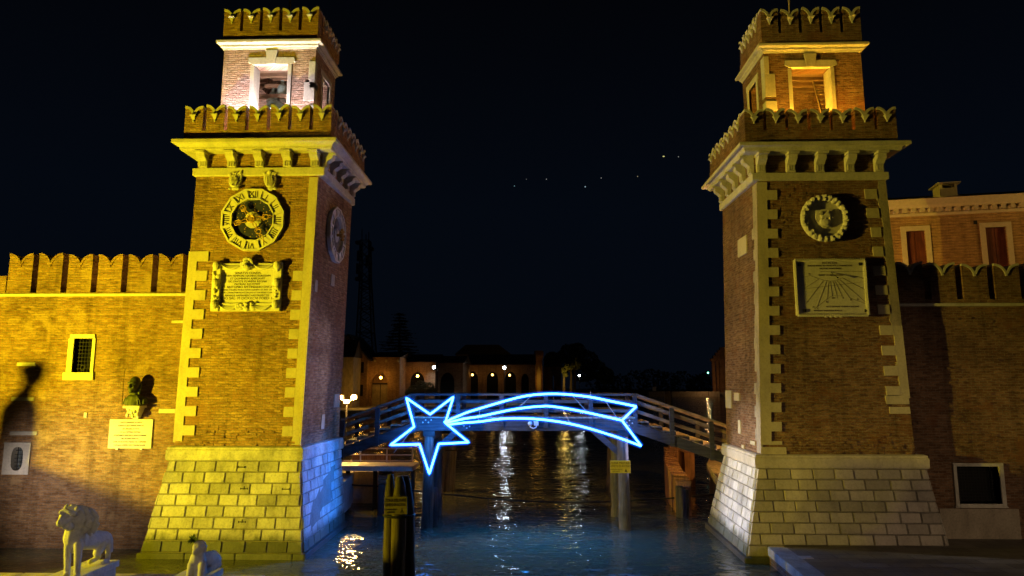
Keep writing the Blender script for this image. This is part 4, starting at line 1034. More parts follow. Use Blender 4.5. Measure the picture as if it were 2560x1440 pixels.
mb = MB(); mb.loft([(-2.6, hx1 + .1, -.10, 7.1, z_c0), (-2.6, hx1 + .1, -.12, 7.1, z_c0 + .10)]); mb.loft([(-2.8, hx1 + .3, -.34, 7.3, z_c0 + .30), (-2.9, hx1 + .4, -.40, 7.4, z_c0 + .40), (-2.95, hx1 + .4, -.48, 7.4, z_c1)]); mb.box(-2.6, hx1, -.06, 7, z_c0 + .10, z_c0 + .30)
x = -2.5
while x < hx1: mb.box(x, x + .17, -.30, -.062, z_c0 + .13, z_c0 + .298); x += .34
mb.build('cornice', M['frame_stone'], T, local=True)
mb = MB(); mb.prism([(-2.95, -.45, z_c1 + .002), (-2.95, 7.4, z_c1 + .002), (-2.95, 3.5, z_c1 + 1.1)], (hx1 + 3.3, 0, 0)); RF = mb.build('roof', M['roof'], T, local=True)
for a, b, c_, e_ in wins:
    mb = MB(); mb.box(a - .20, a, -.05, .2, c_, e_); mb.box(b, b + .20, -.05, .2, c_, e_); mb.box(a - .20, b + .20, -.055, .2, e_, e_ + .2)
    o = mb.build('window', M['frame_stone'], T, local=True)
    mb = MB(); m = (a + b) / 2; mb.box(a, m - .01, .10, .15, c_, e_); mb.box(m + .01, b, .10, .15, c_, e_)
    for z in (c_ + .5, c_ + 1.2): mb.box(a + .04, m - .05, .09, .1, z, z + .04); mb.box(m + .05, b - .04, .09, .1, z, z + .04)
    mb.build('shutter', M['shutter'], o, local=True)
q0 = rc(2358, 490); q1 = rc(2399, 464); zt = rc(2380, 452)[1]
mb = MB(); hh = q1[1]; mb.box(q0[0], q1[0], .3, 1.1, q0[1] - .4, hh); mb.box(q0[0] - .04, q1[0] + .04, .26, 1.14, q0[1] - .02, q0[1] + .04)
for xx in (q0[0], q1[0] - .10): mb.box(xx, xx + .10, .3, 1.1, hh, zt - .07)
mb.box(q0[0] - .12, q1[0] + .12, .15, 1.25, zt - .06, zt)
mb.build('chimney', M['frame_stone'], T, local=True)
a = rc(2438, 556); mb = MB(); mb.box(a[0] - .07, a[0] + .07, -.02, .05, a[1] - .08, a[1] + .08); mb.build('vent', M['iron'], T, local=True)

# ------------------------------------------------------------------ pavement on the right, quay on the left
def paving_mat():
    s = N('trachyte_paving'); sp = s.n('ShaderNodeSeparateXYZ'); s.link(s.geo.outputs['Position'], sp.inputs[0])
    cb = s.n('ShaderNodeCombineXYZ'); s.link(sp.outputs[0], cb.inputs[0]); s.link(sp.outputs[1], cb.inputs[1])
    b = s.n('ShaderNodeTexBrick', i_Scale=1.0, i_Mortar_Size=.012, i_Brick_Width=1.0, i_Row_Height=.42, i_Mortar_Smooth=.2)
    b.inputs['Color1'].default_value = (.085, .078, .068, 1); b.inputs['Color2'].default_value = (.17, .155, .13, 1); b.inputs['Mortar'].default_value = (.05, .045, .04, 1)
    s.link(cb.outputs[0], b.inputs['Vector'])
    n1 = s.noise(s.geo.outputs['Position'], 1.2, 5, .6); n2 = s.noise(s.geo.outputs['Position'], 14, 3, .6)
    col = s.mix('MULTIPLY', .8, b.outputs['Color'], s.ramp(n1.outputs[0], [(.3, .45), (.7, 1.35)]))
    col = s.mix('MULTIPLY', .5, col, s.ramp(n2.outputs[0], [(.3, .6), (.7, 1.2)]))
    h = s.math('ADD', s.math('MULTIPLY', b.outputs['Fac'], -1.2), n2.outputs[0])
    return s.fin(col, s.ramp(n1.outputs[0], [(.3, .35), (.7, .7)]), s.bump(h, .012, .8), spec=.4)
M['paving'] = paving_mat()
ZC = at(2100, 1365, 20.3).z
e0, e1 = atZ(1921, 1369, ZC), atZ(2010, 1440, ZC); de = (e1 - e0).normalized(); e2 = e0 + de * 14; es = e0 - de * .1
i0 = atZ(1966, 1367, ZC); off = (i0 - e0); off = off - de * off.dot(de)
mb = MB(); q = [es + off, e2 + off, V(40, e2.y, ZC), V(40, YW + 1.2, ZC), V(e0.x + off.x, YW + 1.2, ZC)]
mb.prism([(p.x, p.y, ZC - .004) for p in q], (0, 0, -1.0)); tag(mb.build('pavement', M['paving']), kind='structure')
mb = MB()
t = 0
while t < 13:
    L = random.uniform(1.2, 1.9); a, b = es + de * (t + .006), es + de * (t + L - .006)
    mb.prism([a, b, b + off, a + off], (0, 0, -.24)); t += L
KB = mb.build('kerb', M['stone_quay'], bevel=.02); tag(KB, kind='structure')
mb = MB(); ins = off.normalized() * .04
mb.prism([es + ins, e2 + ins, e2 + off, es + off], (0, 0, -1.3)); o = mb.build('quay_wall', M['brick_dark']); o.location.z -= .242; tag(o, kind='structure')
p = at(2015, 1393, 19.2); p = atZ(2015, 1394, ZC); mb = MB(); mb.box(p.x - .16, p.x + .16, p.y - .13, p.y + .13, ZC - .002, ZC + .012); mb.box(p.x - .05, p.x + .05, p.y - .04, p.y + .04, ZC + .013, ZC + .02)
tag(mb.build('drain_cover', M['stone']), 'small pale square drain cover set in the dark paving', 'drain cover')
# left quay slab
ZQ = at(300, 1433, 16).z; qx = at(665, 1438, 16).x
mb = MB()
x = qx
while x > -22:
    L = random.uniform(1.5, 2.3); mb.box(x - L + .006, x - .006, 9.5, 16.0, ZQ - .28, ZQ); x -= L
tag(mb.build('quay', M['stone_quay'], bevel=.03), kind='structure')
mb = MB(); mb.box(-22, qx - .05, 9.5, 15.94, -1.0, ZQ - .281); tag(mb.build('quay_wall', M['stone_dark']), kind='structure')
# ------------------------------------------------------------------ marble lions
def cap(mb, *pr, n=12):
    """chain of (point, radius) capsules"""
    pts = [Vector(p) for p, r in pr]; rs = [r for p, r in pr]
    for p, r in zip(pts, rs): mb.sphere(p, r, n, 8)
    for i in range(len(pts) - 1): mb.tube([pts[i], pts[i + 1]], [rs[i], rs[i + 1]], n)
def plinth(mb, x0, x1, y0, y1, z0, z1):
    mb.box(x0 + .04, x1 - .04, y0 + .04, y1 - .04, z0, z1 - .14); mb.box(x0, x1, y0, y1, z1 - .14, z1)
LY = 15.6; zpl = at(298, 1399, LY).z
px0, px1 = at(222, 1397, LY).x, at(300, 1399, LY).x
T = thing('stone_plinth', 'long low marble plinth under the tall lion', 'plinth', ((px0 + px1) / 2, 14.2, ZQ))
mb = MB(); plinth(mb, px0, px1, 12.9, LY, ZQ + .001, zpl); mb.build('plinth_block', M['stone_white'], T, bevel=.02)
T = thing('lion_statue', 'tall weathered marble lion standing upright on a long plinth', 'statue', (px0 + .35, 14.6, zpl))
A = lambda px, py, y: at(px, py, y)
xf = A(182, 1380, 14.2).x
mb = MB()
hd = A(178, 1289, 14.25)
cap(mb, (hd, .175), (hd + V(.07, .10, -.02), .19))
cap(mb, (hd + V(-.03, -.08, -.02), .15), (A(158, 1303, 14.06), .105), (A(152, 1307, 14.0), .085))          # muzzle
cap(mb, (A(160, 1316, 14.06), .05), (A(172, 1316, 14.12), .09))                                            # jaw
cap(mb, (A(147, 1304, 13.93), .032), (A(152, 1297, 13.98), .035), (A(159, 1284, 14.05), .035))               # bridge of the nose
cap(mb, (A(153, 1281, 14.02), .045), (A(163, 1276, 14.04), .05), (A(173, 1279, 14.03), .045)); cap(mb, (A(176, 1281, 14.03), .045), (A(186, 1285, 14.08), .05))   # brow
rl = random.Random(17)
for ring, rr, n_ in ((0, .215, 15), (1, .235, 15), (2, .23, 13)):                                          # locks of the mane
    for k in range(n_):
        a = R(-70 + 235 * k / (n_ - 1)); c = hd + V(.04 + .075 * ring, -.02 + .10 * ring, -.02 - .05 * ring) + V(rr * math.cos(a) * .75, rr * .25 * math.cos(a), rr * math.sin(a))
        cap(mb, (c, .042), (c + V(.035 + rl.uniform(-.02, .02), .03, -.06), .036), (c + V(.03, .06, -.11), .02), n=8)
cap(mb, (A(193, 1272, 14.2), .05), (A(198, 1268, 14.25), .03)); cap(mb, (A(166, 1268, 14.2), .045), (A(168, 1263, 14.25), .03))
cap(mb, (hd + V(.06, .08, -.08), .19), (A(192, 1318, 14.4), .20), (A(186, 1345, 14.40), .205), (A(186, 1362, 14.42), .17))
for k in range(5): cap(mb, (A(200 + 4 * k, 1300 + 9 * k, 14.55 + .03 * k), .06), (A(203 + 5 * k, 1312 + 8 * k, 14.6 + .03 * k), .04))
cap(mb, (A(192, 1352, 14.5), .19), (A(215, 1352, 14.9), .185), (A(238, 1352, 15.2), .175), (A(262, 1349, 15.4), .14))
cap(mb, (A(190, 1345, 14.45), .17), (A(222, 1337, 14.95), .12), (A(262, 1339, 15.45), .10))
cap(mb, (A(172, 1358, 14.3), .085), (A(169, 1385, 14.25), .070), (A(168, 1418, 14.2), .06), (A(167, 1436, 14.2), .062)); cap(mb, (A(166, 1437, 14.15), .06), (A(160, 1442, 14.05), .05))
cap(mb, (A(196, 1360, 14.3), .09), (A(195, 1388, 14.25), .075), (A(193, 1420, 14.2), .062), (A(192, 1438, 14.2), .064)); cap(mb, (A(191, 1440, 14.15), .06), (A(186, 1445, 14.05), .05))
cap(mb, (A(264, 1346, 15.42), .13), (A(272, 1362, 15.35), .07), (A(270, 1388, 15.42), .055), (A(268, 1402, 15.36), .055), (A(258, 1405, 15.2), .05))
cap(mb, (A(256, 1358, 15.3), .13), (A(243, 1382, 15.15), .085), (A(246, 1392, 15.35), .06), (A(226, 1404, 15.12), .055))
cap(mb, (A(272, 1338, 15.5), .05), (A(279, 1350, 15.52), .035), (A(279, 1378, 15.5), .03))
mb.build('lion_body', M['stone_white'], T, remesh=.013)
# the small lion
SY = 15.5; zp2 = at(560, 1419, SY).z
s0, s1 = at(474, 1419, SY).x, at(560, 1419, SY).x
T = thing('stone_plinth', 'short marble plinth under the small crouching lion', 'plinth', ((s0 + s1) / 2, 14.9, ZQ))
mb = MB(); plinth(mb, s0, s1, 14.1, SY, ZQ + .001, max(zp2, ZQ + .16)); mb.build('plinth_block', M['stone_white'], T, bevel=.02)
T = thing('lion_statue', 'small worn marble lion sitting up beside the tower foot', 'statue', ((s0 + s1) / 2, 14.8, zp2))
mb = MB(); hd = A(497, 1369, 14.6)
cap(mb, (hd, .12), (hd + V(0, .05, .02), .125)); cap(mb, (hd + V(-.02, -.07, -.05), .075), (hd + V(-.03, -.11, -.07), .055))
cap(mb, (hd + V(-.07, -.08, .03), .03), (hd + V(-.03, -.1, .04), .03)); cap(mb, (hd + V(.03, -.1, .04), .03), (hd + V(.07, -.07, .03), .03))
for k in range(9):
    a = R(-20 + 27 * k); c = hd + V(.115 * math.cos(a), .02, .115 * math.sin(a)); cap(mb, (c, .035), (c + V(0, .06, -.02), .03))
cap(mb, (hd + V(0, .04, -.08), .11), (A(494, 1395, 14.65), .15), (A(492, 1412, 14.65), .18), (A(495, 1428, 14.7), .18))
cap(mb, (A(496, 1400, 14.75), .15), (A(518, 1398, 15.0), .17), (A(538, 1399, 15.25), .13))
cap(mb, (A(480, 1412, 14.55), .09), (A(474, 1436, 14.45), .07), (A(474, 1452, 14.4), .07)); cap(mb, (A(506, 1414, 14.55), .09), (A(503, 1438, 14.45), .075), (A(500, 1452, 14.4), .07))
cap(mb, (A(540, 1394, 15.3), .08), (A(545, 1410, 15.25), .085), (A(530, 1420, 15.05), .07), (A(512, 1432, 14.85), .06))
cap(mb, (A(530, 1379, 15.2), .04), (A(541, 1384, 15.3), .05))
mb.build('lion_body', M['stone_white'], T, remesh=.02)
# tuft growing from a joint of the tower base
p = at(485, 1350, 20.42); T = thing('wall_plant', 'dark leafy tuft growing from a joint of the tower base', 'plant', p)
rnd = random.Random(9); mb = MB()
for i in range(90):
    a = rnd.uniform(0, 2 * PI); el = rnd.uniform(-.3, 1.4); L = rnd.uniform(.08, .26); d = V(math.cos(a) * math.cos(el), -abs(math.sin(a)) * math.cos(el) * .6 - .1, math.sin(el)); sd = d.cross(V(0, 1, .2)).normalized() * .022
    e_ = d * L; mb.add([(0, -.04, 0), e_ * .5 + sd + V(0, -.04, 0), e_ + V(0, -.04, -.03), e_ * .5 - sd + V(0, -.04, 0)], [(0, 1, 2, 3)])
mb.build('foliage', M['leaf'], T, local=True, recalc=False)
mb = MB(); mb.tube([(0, .03, -.03), (0, -.04, 0), (0, -.06, .08)], .012, 6); mb.build('stem', M['bark'], T, local=True)

# ------------------------------------------------------------------ timber footbridge
BY, BD = 24.85, 2.1
B = thing('footbridge', 'timber footbridge with stairs at both ends between the two towers', 'footbridge', (at(1310, 1060, BY).x, BY + BD / 2, 0))
X = lambda px, py=1030, y=BY: at(px, py, y).x
Z = lambda py, px=1310, y=BY: at(px, py, y).z
xl, xr = X(1032), X(1590); zd = Z(1042); zr = Z(985.5)
mb = MB(); mb.box(xl, xr, BY, BY + .22, Z(1077), zd - .05); mb.build('beam', M['wood'], B); mb = MB(); mb.box(xl, xr, BY + BD - .22, BY + BD, Z(1077), zd - .05); mb.build('beam', M['wood'], B)
mb = MB(); mb.box(xl, xr, BY + .9, BY + 1.1, Z(1072), zd - .05); mb.build('beam', M['wood'], B)
mb = MB(); x = xl
while x < xr - .1: mb.box(x + .006, min(x + .17, xr) - .006, BY - .06, BY + BD + .06, zd - .049, zd); x += .17
mb.build('deck_planks', M['wood_y'], B)
cpx = 1310
for y in (BY - .05, BY + BD - .05):
    for px in (1032, 1145, 1254, 1365, 1477, 1588):
        x = X(px); mb = MB(); mb.box(x - .075, x + .075, y, y + .12, zd - .38, zr - .05); mb.build('post', M['wood'], B)
    mb = MB(); mb.box(xl - .08, xr + .08, y - .06, y + .18, zr - .05, zr + .02); mb.build('handrail', M['wood_bridge_rail'], B)
    for py in (1004, 1027):
        mb = MB(); mb.box(xl, xr, y + .125, y + .17, Z(py) - .055, Z(py) + .055); mb.build('rail', M['wood_bridge_rail'], B)
# stairs: right down to the right, left down to the left
def stair(pxs, pxe, n, sg, posts):
    x0, x1 = X(pxs[0]), X(pxe[0], pxe[1]); dz = zr - Z(pxe[1], pxe[0])
    ext = 1.35; x1e = x0 + (x1 - x0) * ext; dze = dz * ext
    for y in (BY - .05, BY + BD - .05):
        mb = MB(); mb.beam((x0, y + .06, zr - .015), (x1e, y + .06, zr - .015 - dze), .2, .07); mb.build('handrail', M['wood_rail'], B)
        for py in (1004, 1027):
            z = Z(py); mb = MB(); mb.beam((x0, y + .147, z), (x1e, y + .147, z - dze), .045, .11); mb.build('rail', M['wood_rail'], B)
        mb = MB(); mb.beam((x0 - sg * .3, y + .1, zd - .30), (x1e, y + .1, zd - .30 - dze - .1), .12, .34); mb.build('stringer', M['wood'], B)
        for px in posts:
            x = X(px, 1060); t = (x - x0) / (x1 - x0); mb = MB(); mb.box(x - .075, x + .075, y, y + .12, zd - .60 - dz * t, zr - .055 - dz * t); mb.build('post', M['wood'], B)
    run = (x1e - x0) / n
    for i in range(n):
        z = zd - dze * (i + 1) / n; xa = x0 + run * i; xb_ = xa + run; a, b = min(xa, xb_), max(xa, xb_)
        mb = MB()
        for k in range(3):
            w_ = (b - a) / 3; mb.box(a + w_ * k + .01, a + w_ * (k + 1) - .01, BY + .13, BY + BD - .13, z - .05, z)
        mb.build('tread', M['wood_y'], B)
        mb = MB(); xe = xb_ - sg * .02; mb.box(xe - .015, xe + .015, BY + .14, BY + BD - .14, z - dze / n - .0, z - .052); mb.build('riser', M['wood'], B)
stair((1590, 985), (1815, 1062), 9, 1, (1680, 1778, 1850))
stair((1030, 985), (846, 1051), 9, -1, (943, 856))
# piles under the bridge
def pile(mb, a, b, r0, r1, seed):
    rnd = random.Random(seed); a, b = Vector(a), Vector(b); pts = []; rs = []
    for i in range(9):
        t = i / 8; pts.append(a.lerp(b, t) + V(rnd.uniform(-.02, .02), rnd.uniform(-.02, .02), 0)); rs.append(lerp(r0, r1, t) * rnd.uniform(.93, 1.05))
    mb.tube(pts, rs, 12)
for px, sd in ((1073, 1), (1556, 2)):
    for y, k in ((BY + .12, 0), (BY + BD - .12, 1)):
        x = X(px, 1100); mb = MB(); pile(mb, (x, y - (.35 if k == 0 else -.3), -1.2), (x, y, Z(1079)), .215, .19, sd * 5 + k); mb.build('pile', M['wood_v'], B, smooth=True)
        if k == 0:
            mb = MB(); mb.box(x - .21, x + .21, y - .22, y + .2, Z(1091), Z(1078)); mb.build('pile_cap', M['iron'], B)
            mb = MB(); pile(mb, (x + .22, y + .15, -1.2), (x + .14, y + .3, 1.3), .12, .11, 9 + sd); mb.build('fender_pile', M['wood_dark'], B, smooth=True)
    mb = MB(); x = X(px, 1100); sg = 1 if px < 1300 else -1
    mb.beam((x, BY + .1, Z(1140)), (x + sg * 1.15, BY + .1, Z(1068)), .16, .2); mb.build('brace', M['wood'], B); mb = MB(); mb.beam((x, BY + BD - .1, Z(1140)), (x + sg * 1.15, BY + BD - .1, Z(1068)), .16, .2); mb.build('brace', M['wood'], B)
    mb = MB(); mb.box(x - .14, x + .14, BY + .1, BY + BD - .1, Z(1090) - .15, Z(1078)); mb.build('cross_beam', M['wood'], B)
mb = MB()
for bx, by in ((1057, 1056), (1064, 1050), (1071, 1056), (1078, 1050), (1160, 1065), (1167, 1070), (1174, 1066), (1567, 1056), (1574, 1051), (1581, 1058), (1573, 1064)):
    p = at(bx, by, BY - .01); mb.sphere(p, .028, 8, 5)
mb.build('bolt_heads', M['rail_metal'], B)
# camera hung under the bridge
p = at(1333, 1062, BY); T = thing('security_camera', 'white security camera with junction box fixed to the bridge beam', 'security camera', p)
mb = MB(); mb.box(.02, .19, -.14, 0, -.02, .14); mb.build('junction_box', M['white_plastic'], T, local=True, bevel=.01)
mb = MB(); mb.tube([(-.13, -.10, .05), (-.10, -.14, -.07), (0, -.16, -.12), (.10, -.14, -.08), (.13, -.1, .0)], .022, 8); mb.build('arm', M['white_plastic'], T, local=True, smooth=True)
mb = MB(); mb.sphere((-.11, -.14, .05), .085, 12, 8); mb.build('camera_dome', M['white_plastic'], T, local=True, smooth=True)
mb = MB(); mb.box(-.2, .24, -.03, 0, -.03, .03); mb.build('mount', M['iron'], T, local=True)

# ------------------------------------------------------------------ the comet of light
NEON = emit('blue_white_tube', (.034, .20, 1.0), 19.0)
def halo_mat():  # transparent glowing shell, makes the bloom round the tubes as a surface
    s = N('blue_glow_halo'); t = s.t
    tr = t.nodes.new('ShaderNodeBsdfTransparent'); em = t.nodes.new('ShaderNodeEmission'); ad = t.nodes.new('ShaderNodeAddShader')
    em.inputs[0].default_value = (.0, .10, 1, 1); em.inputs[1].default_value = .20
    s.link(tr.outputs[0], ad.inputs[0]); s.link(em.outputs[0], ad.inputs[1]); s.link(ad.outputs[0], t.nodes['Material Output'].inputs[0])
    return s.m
HALO = halo_mat()
NY = 24.35
T = thing('comet_light', 'glowing blue star with a three strand comet tail hung on the bridge', 'light decoration', at(1113, 1057, NY))
def smoothpts(pp, k=3):
    pts = [at(x, y, NY) for x, y in pp]
    if k == 1: return pts
    out = []
    for i in range(len(pts) - 1):
        p0, p1, p2, p3 = pts[max(i - 1, 0)], pts[i], pts[i + 1], pts[min(i + 2, len(pts) - 1)]
        for j in range(k):
            t = j / k; out.append(.5 * ((2 * p1) + (p2 - p0) * t + (2 * p0 - 5 * p1 + 4 * p2 - p3) * t * t + (3 * p1 - p0 - 3 * p2 + p3) * t ** 3))
    return out + [pts[-1]]
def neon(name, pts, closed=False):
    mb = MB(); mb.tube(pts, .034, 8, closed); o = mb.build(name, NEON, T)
    mb = MB(); mb.tube(pts, .070, 10, closed); mb.build('halo', HALO, o); mb = MB(); mb.tube(pts, .10, 10, closed); mb.build('halo', HALO, o)
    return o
star = [(1016, 995), (1075.3, 1035.8), (1133.6, 992), (1113, 1057), (1171.5, 1105.8), (1096.7, 1109.7), (1073.3, 1184.6), (1049, 1110.7), (976, 1112.6), (1035.4, 1067)]
def densify(pp, closed=True):
    o = []
    for i in range(len(pp) if closed else len(pp) - 1):
        a, b = pp[i], pp[(i + 1) % len(pp)]
        for t in (0.0, .04, .5, .96): o.append((lerp(a[0], b[0], t), lerp(a[1], b[1], t)))
    return o
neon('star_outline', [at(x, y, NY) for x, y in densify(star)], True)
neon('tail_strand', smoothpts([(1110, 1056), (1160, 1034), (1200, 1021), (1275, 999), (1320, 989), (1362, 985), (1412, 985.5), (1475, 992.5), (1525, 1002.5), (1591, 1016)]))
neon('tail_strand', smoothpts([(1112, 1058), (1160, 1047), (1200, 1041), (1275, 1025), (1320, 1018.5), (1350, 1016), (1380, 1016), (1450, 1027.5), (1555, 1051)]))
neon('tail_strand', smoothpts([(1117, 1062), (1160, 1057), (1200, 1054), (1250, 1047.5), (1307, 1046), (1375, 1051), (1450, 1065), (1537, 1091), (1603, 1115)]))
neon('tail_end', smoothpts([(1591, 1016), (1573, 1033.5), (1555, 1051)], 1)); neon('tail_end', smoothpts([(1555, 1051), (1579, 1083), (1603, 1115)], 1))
mb = MB()
for a, b in (((1200, 1021), (1196, 1054)), ((1430, 988), (1470, 1032)), ((1512, 1001), (1545, 1048)), ((1406, 1021), (1425, 1058)), ((1477, 978), (1475, 992)), ((976, 1112), (1030, 1066)), ((1330, 988), (1300, 1016))):
    mb.tube([at(*a, NY), at(*b, NY + .05)], .008, 5)
mb.tube([at(984, 1133, NY), at(1034, 1070, NY)], .008, 5)
mb.build('support_wire', M['rail_metal'], T)
mb = MB()
for k in range(10):
    a, b = star[k], star[(k + 1) % 10]
    for t in (.28, .72):
        q = at(lerp(a[0], b[0], t), lerp(a[1], b[1], t), NY); mb.box(q.x - .03, q.x + .03, NY - .005, NY + .08, q.z - .045, q.z + .045)
for px, py in ((1160, 1034), (1240, 1009), (1320, 989), (1400, 985.3), (1480, 993.4), (1550, 1008), (1190, 1042.5), (1275, 1025), (1365, 1016), (1450, 1027.5), (1510, 1040.5), (1200, 1054), (1290, 1046), (1375, 1051), (1450, 1065), (1520, 1086)):
    q = at(px, py, NY); mb.box(q.x - .02, q.x + .02, NY - .005, NY + .08, q.z - .045, q.z + .045)
mb.build('fixing_clips', M['iron'], T)
lamp('comet_glow_forward', 'SPOT', at(1330, 1040, NY - .35), 1900, (.015, .28, 1.0), (.6, 19.5, -1.0), 150, 1.0, .35)
lamp('star_glow_side', 'SPOT', at(1080, 1080, NY - .35), 2100, (.02, .19, 1.0), (-7.0, 22.2, 1.2), 74, 1.0, .3)
for px, py, pw in ((1075, 1075, 150), (1180, 1035, 26), (1320, 1020, 26), (1470, 1030, 26), (1580, 1065, 40)):
    p = at(px, py, NY - .25); lamp('comet_glow', 'POINT', p, pw, (.03, .22, 1.0), radius=.3)
# ------------------------------------------------------------------ piles, signs, landings round the bridge
def sign(loc, rz, w_, h_, label, mat, lines, parent_like=None):
    T = thing('warning_sign', label, 'sign', loc, rz)
    mb = MB(); mb.box(-w_ / 2, w_ / 2, -.02, .02, -h_ / 2, h_ / 2); PL = mb.build('sign_plate', mat, T, local=True, bevel=.008)
    for tx, x, z, sz, xs in lines: text('lettering', tx, sz, M['ink'], PL, (x, -.0225, z), xs=xs, ext=.002)
    mb = MB(); x, z = w_ * .27, -h_ * .29                     # small bell-tower like emblem
    mb.box(x - .05, x + .05, -.024, -.021, z - .055, z - .04); mb.prism([(x - .045, -.0235, z - .035), (x + .045, -.0235, z - .035), (x + .012, -.0235, z + .03), (x - .012, -.0235, z + .03)], (0, .002, 0)); mb.sphere((x, -.022, z + .045), .014, 8, 5, (1, .2, 1))
    mb.build('emblem', M['ink'], PL, local=True)
    return T
p = at(1551, 1167, 24.25); x0, x1 = at(1527, 1167, 24.25).x, at(1577, 1167, 24.25).x; z0, z1 = at(1551, 1183, 24.25).z, at(1551, 1152, 24.25).z
W, H = x1 - x0, z1 - z0
L3 = lambda W, H: [('ZONA MILITARE', 0, H * .30, H * .27, W / 1.16 * 1.45), ('DIVIETO DI ACCESSO', 0, H * .06, H * .24, W / 1.16 * 1.2), ('SORVEGLIANZA ARMATA', -W * .22, -H * .21, H * .12, W * 1.05), ('ARMED GUARDS', -W * .22, -H * .36, H * .12, W * 1.0)]
sign(p, 0, W, H, 'bright yellow military zone sign on the bridge pile', M['sign'], L3(W, H))
# near dolphin of three piles
DY = 16.4
T = thing('mooring_dolphin', 'group of three bound timber piles rising from the water close by', 'mooring piles', at(997, 1300, DY))
zt = at(997, 1190, DY).z
def bluntpile(a, b, r, seed):
    rnd = random.Random(seed); a, b = V(*a), V(*b); ts = [0, .15, .3, .45, .6, .72, .82, .9, .96, 1.0]; k = [1, 1.02, .98, 1, .97, 1, .98, .9, .68, .42]
    mb = MB(); mb.tube([a.lerp(b, t) + V(rnd.uniform(-.012, .012), rnd.uniform(-.012, .012), 0) for t in ts], [r * q * rnd.uniform(.97, 1.03) for q in k], 12)
    for j in range(7): # drying splits
        an = rnd.uniform(PI, 2 * PI); 
    return mb
bluntpile((at(977, 1300, DY).x - .02, DY + .12, -1.5), (at(974, 1188, DY).x, DY + .1, zt + .02), .145, 1).build('pile', M['wood_old'], T, smooth=True)
bluntpile((at(1002, 1300, DY).x - .04, DY - .06, -1.5), (at(1000, 1188, DY).x, DY, zt), .175, 2).build('pile', M['wood_old'], T, smooth=True)
bluntpile((at(1022, 1300, DY).x + .10, DY + .22, -1.5), (at(1010, 1188, DY).x, DY + .22, zt - .03), .17, 3).build('pile', M['wood_dark'], T, smooth=True)
mb = MB(); c = at(996, 1287, DY); mb.tube([c + V(.36 * math.cos(a), .1 + .30 * math.sin(a), -.02) for a in [2 * PI * k / 20 for k in range(20)]], .03, 6, True); mb.build('iron_band', M['iron'], T)
p = at(990, 1264, DY - .26); x0, x1 = at(961, 1264, DY - .26).x, at(1020, 1264, DY - .26).x; W = x1 - x0; H = at(990, 1243, DY - .26).z - at(990, 1287, DY - .26).z
o = sign(p, R(-8), W, H, 'dull aged yellow military zone sign on the near mooring piles', M['sign_dark'], [(a, b, c_, d_, e_ * .95) for a, b, c_, d_, e_ in L3(W, H)])
o.rotation_euler = (0, R(-2.5), R(-6))
# posts behind the bridge
rearp = [(1113, 1120, 1103, 1228, 33.0, .24), (1126, 1112, 1117, 1233, 33.0, .24), (1132, 1118, 1128, 1216, 33.4, .22)]
T = thing('pile_cluster', 'bound grey timber piles leaning behind the star', 'mooring piles', at(1113, 1230, 33))
for i, (xa, ya, xb_, yb_, Y, r) in enumerate(rearp):
    mb = MB(); b = atZ(xb_, yb_, 0); pile(mb, (at(xb_, yb_, Y).x - .06, Y, -1.2), (at(xa, 1085, Y).x, Y, at(xa, 1085, Y).z), r, r * .9, 30 + i); mb.build('pile', M['wood_v'], T, smooth=True)
mb = MB(); c = at(1122, 1125, 33); mb.tube([c + V(.42 * math.cos(a), .15 + .36 * math.sin(a), 0) for a in [2 * PI * k / 18 for k in range(18)]], .03, 6, True); mb.build('iron_band', M['iron'], T)
T = thing('pile_cluster', 'orange lit timber piles leaning behind the yellow sign', 'mooring piles', at(1525, 1230, 33))
for i, (xa, xb_, Y, r) in enumerate(((1530, 1521, 33, .20), (1541, 1532, 33.2, .20))):
    mb = MB(); pile(mb, (at(xb_, 1230, Y).x, Y, -1.2), (at(xa, 1090, Y).x, Y, at(xa, 1085, Y).z), r, r * .95, 50 + i); mb.build('pile', M['wood_v'], T, smooth=True)
# floating boom across the canal
T = thing('boom_line', 'dark cable strung low over the water between the towers', 'cable', at(1300, 1252, 28))
pts = [at(x, y, 28) for x, y in ((842, 1207), (890, 1213), (950, 1216), (1030, 1226), (1105, 1235), (1170, 1241), (1221, 1246), (1283, 1251), (1345, 1254), (1418, 1256), (1500, 1255), (1569, 1252), (1669, 1246), (1730, 1241), (1800, 1235))]
mb = MB(); mb.tube(pts, .035, 6); mb.build('cable', M['iron'], T, smooth=True)
for px, py in ((1221, 1246), (1343, 1254), (1418, 1256)):
    a = at(px, py, 28); mb = MB(); mb.tube([a, V(a.x, a.y, -.2)], .022, 6); mb.build('hanger', M['iron'], T)
# curved fender of stepped timbers: right and left
def fender(label, path, loc):
    T = thing('timber_fender', label, 'fender', loc)
    for i, (px, py, Y, r) in enumerate(path):
        a = at(px, py, Y); mb = MB()
        mb.box(a.x - r, a.x + r, Y - r * .55, Y + r * .55, -.8, a.z); 
        mb.box(a.x - r - .03, a.x + r + .03, Y - r * .6, Y + r * .6, a.z + .001, a.z + .07)
        mb.build('timber', M['wood_red'], T, bevel=.012)
    return T
pth = []
for i in range(16):
    t = i / 15
    px = 1722 - 130 * t + 73 * t * t if False else lerp(1704, 1690, t) - 24 * math.sin(PI * t * .9) 
    pth.append((px + 4, lerp(1207, 1118, t ** .8), lerp(27.3, 36.0, t), .26))
fender('curved row of red brown fender timbers below the right hand stairs', pth, at(1690, 1270, 28))
mb = MB()
for i in range(22):
    t = i / 21; px = lerp(1672, 1722, t); Y = 36.3 - 1.6 * t * t
    a = at(px, 1117 + 14 * t * t, Y); mb.box(a.x - .24, a.x + .24, Y - .12, Y + .12, -.5, a.z)
tag(mb.build('timber_screen', M['wood_red']), 'orange lit screen of upright planks behind the curved fender', 'screen')
mb = MB()
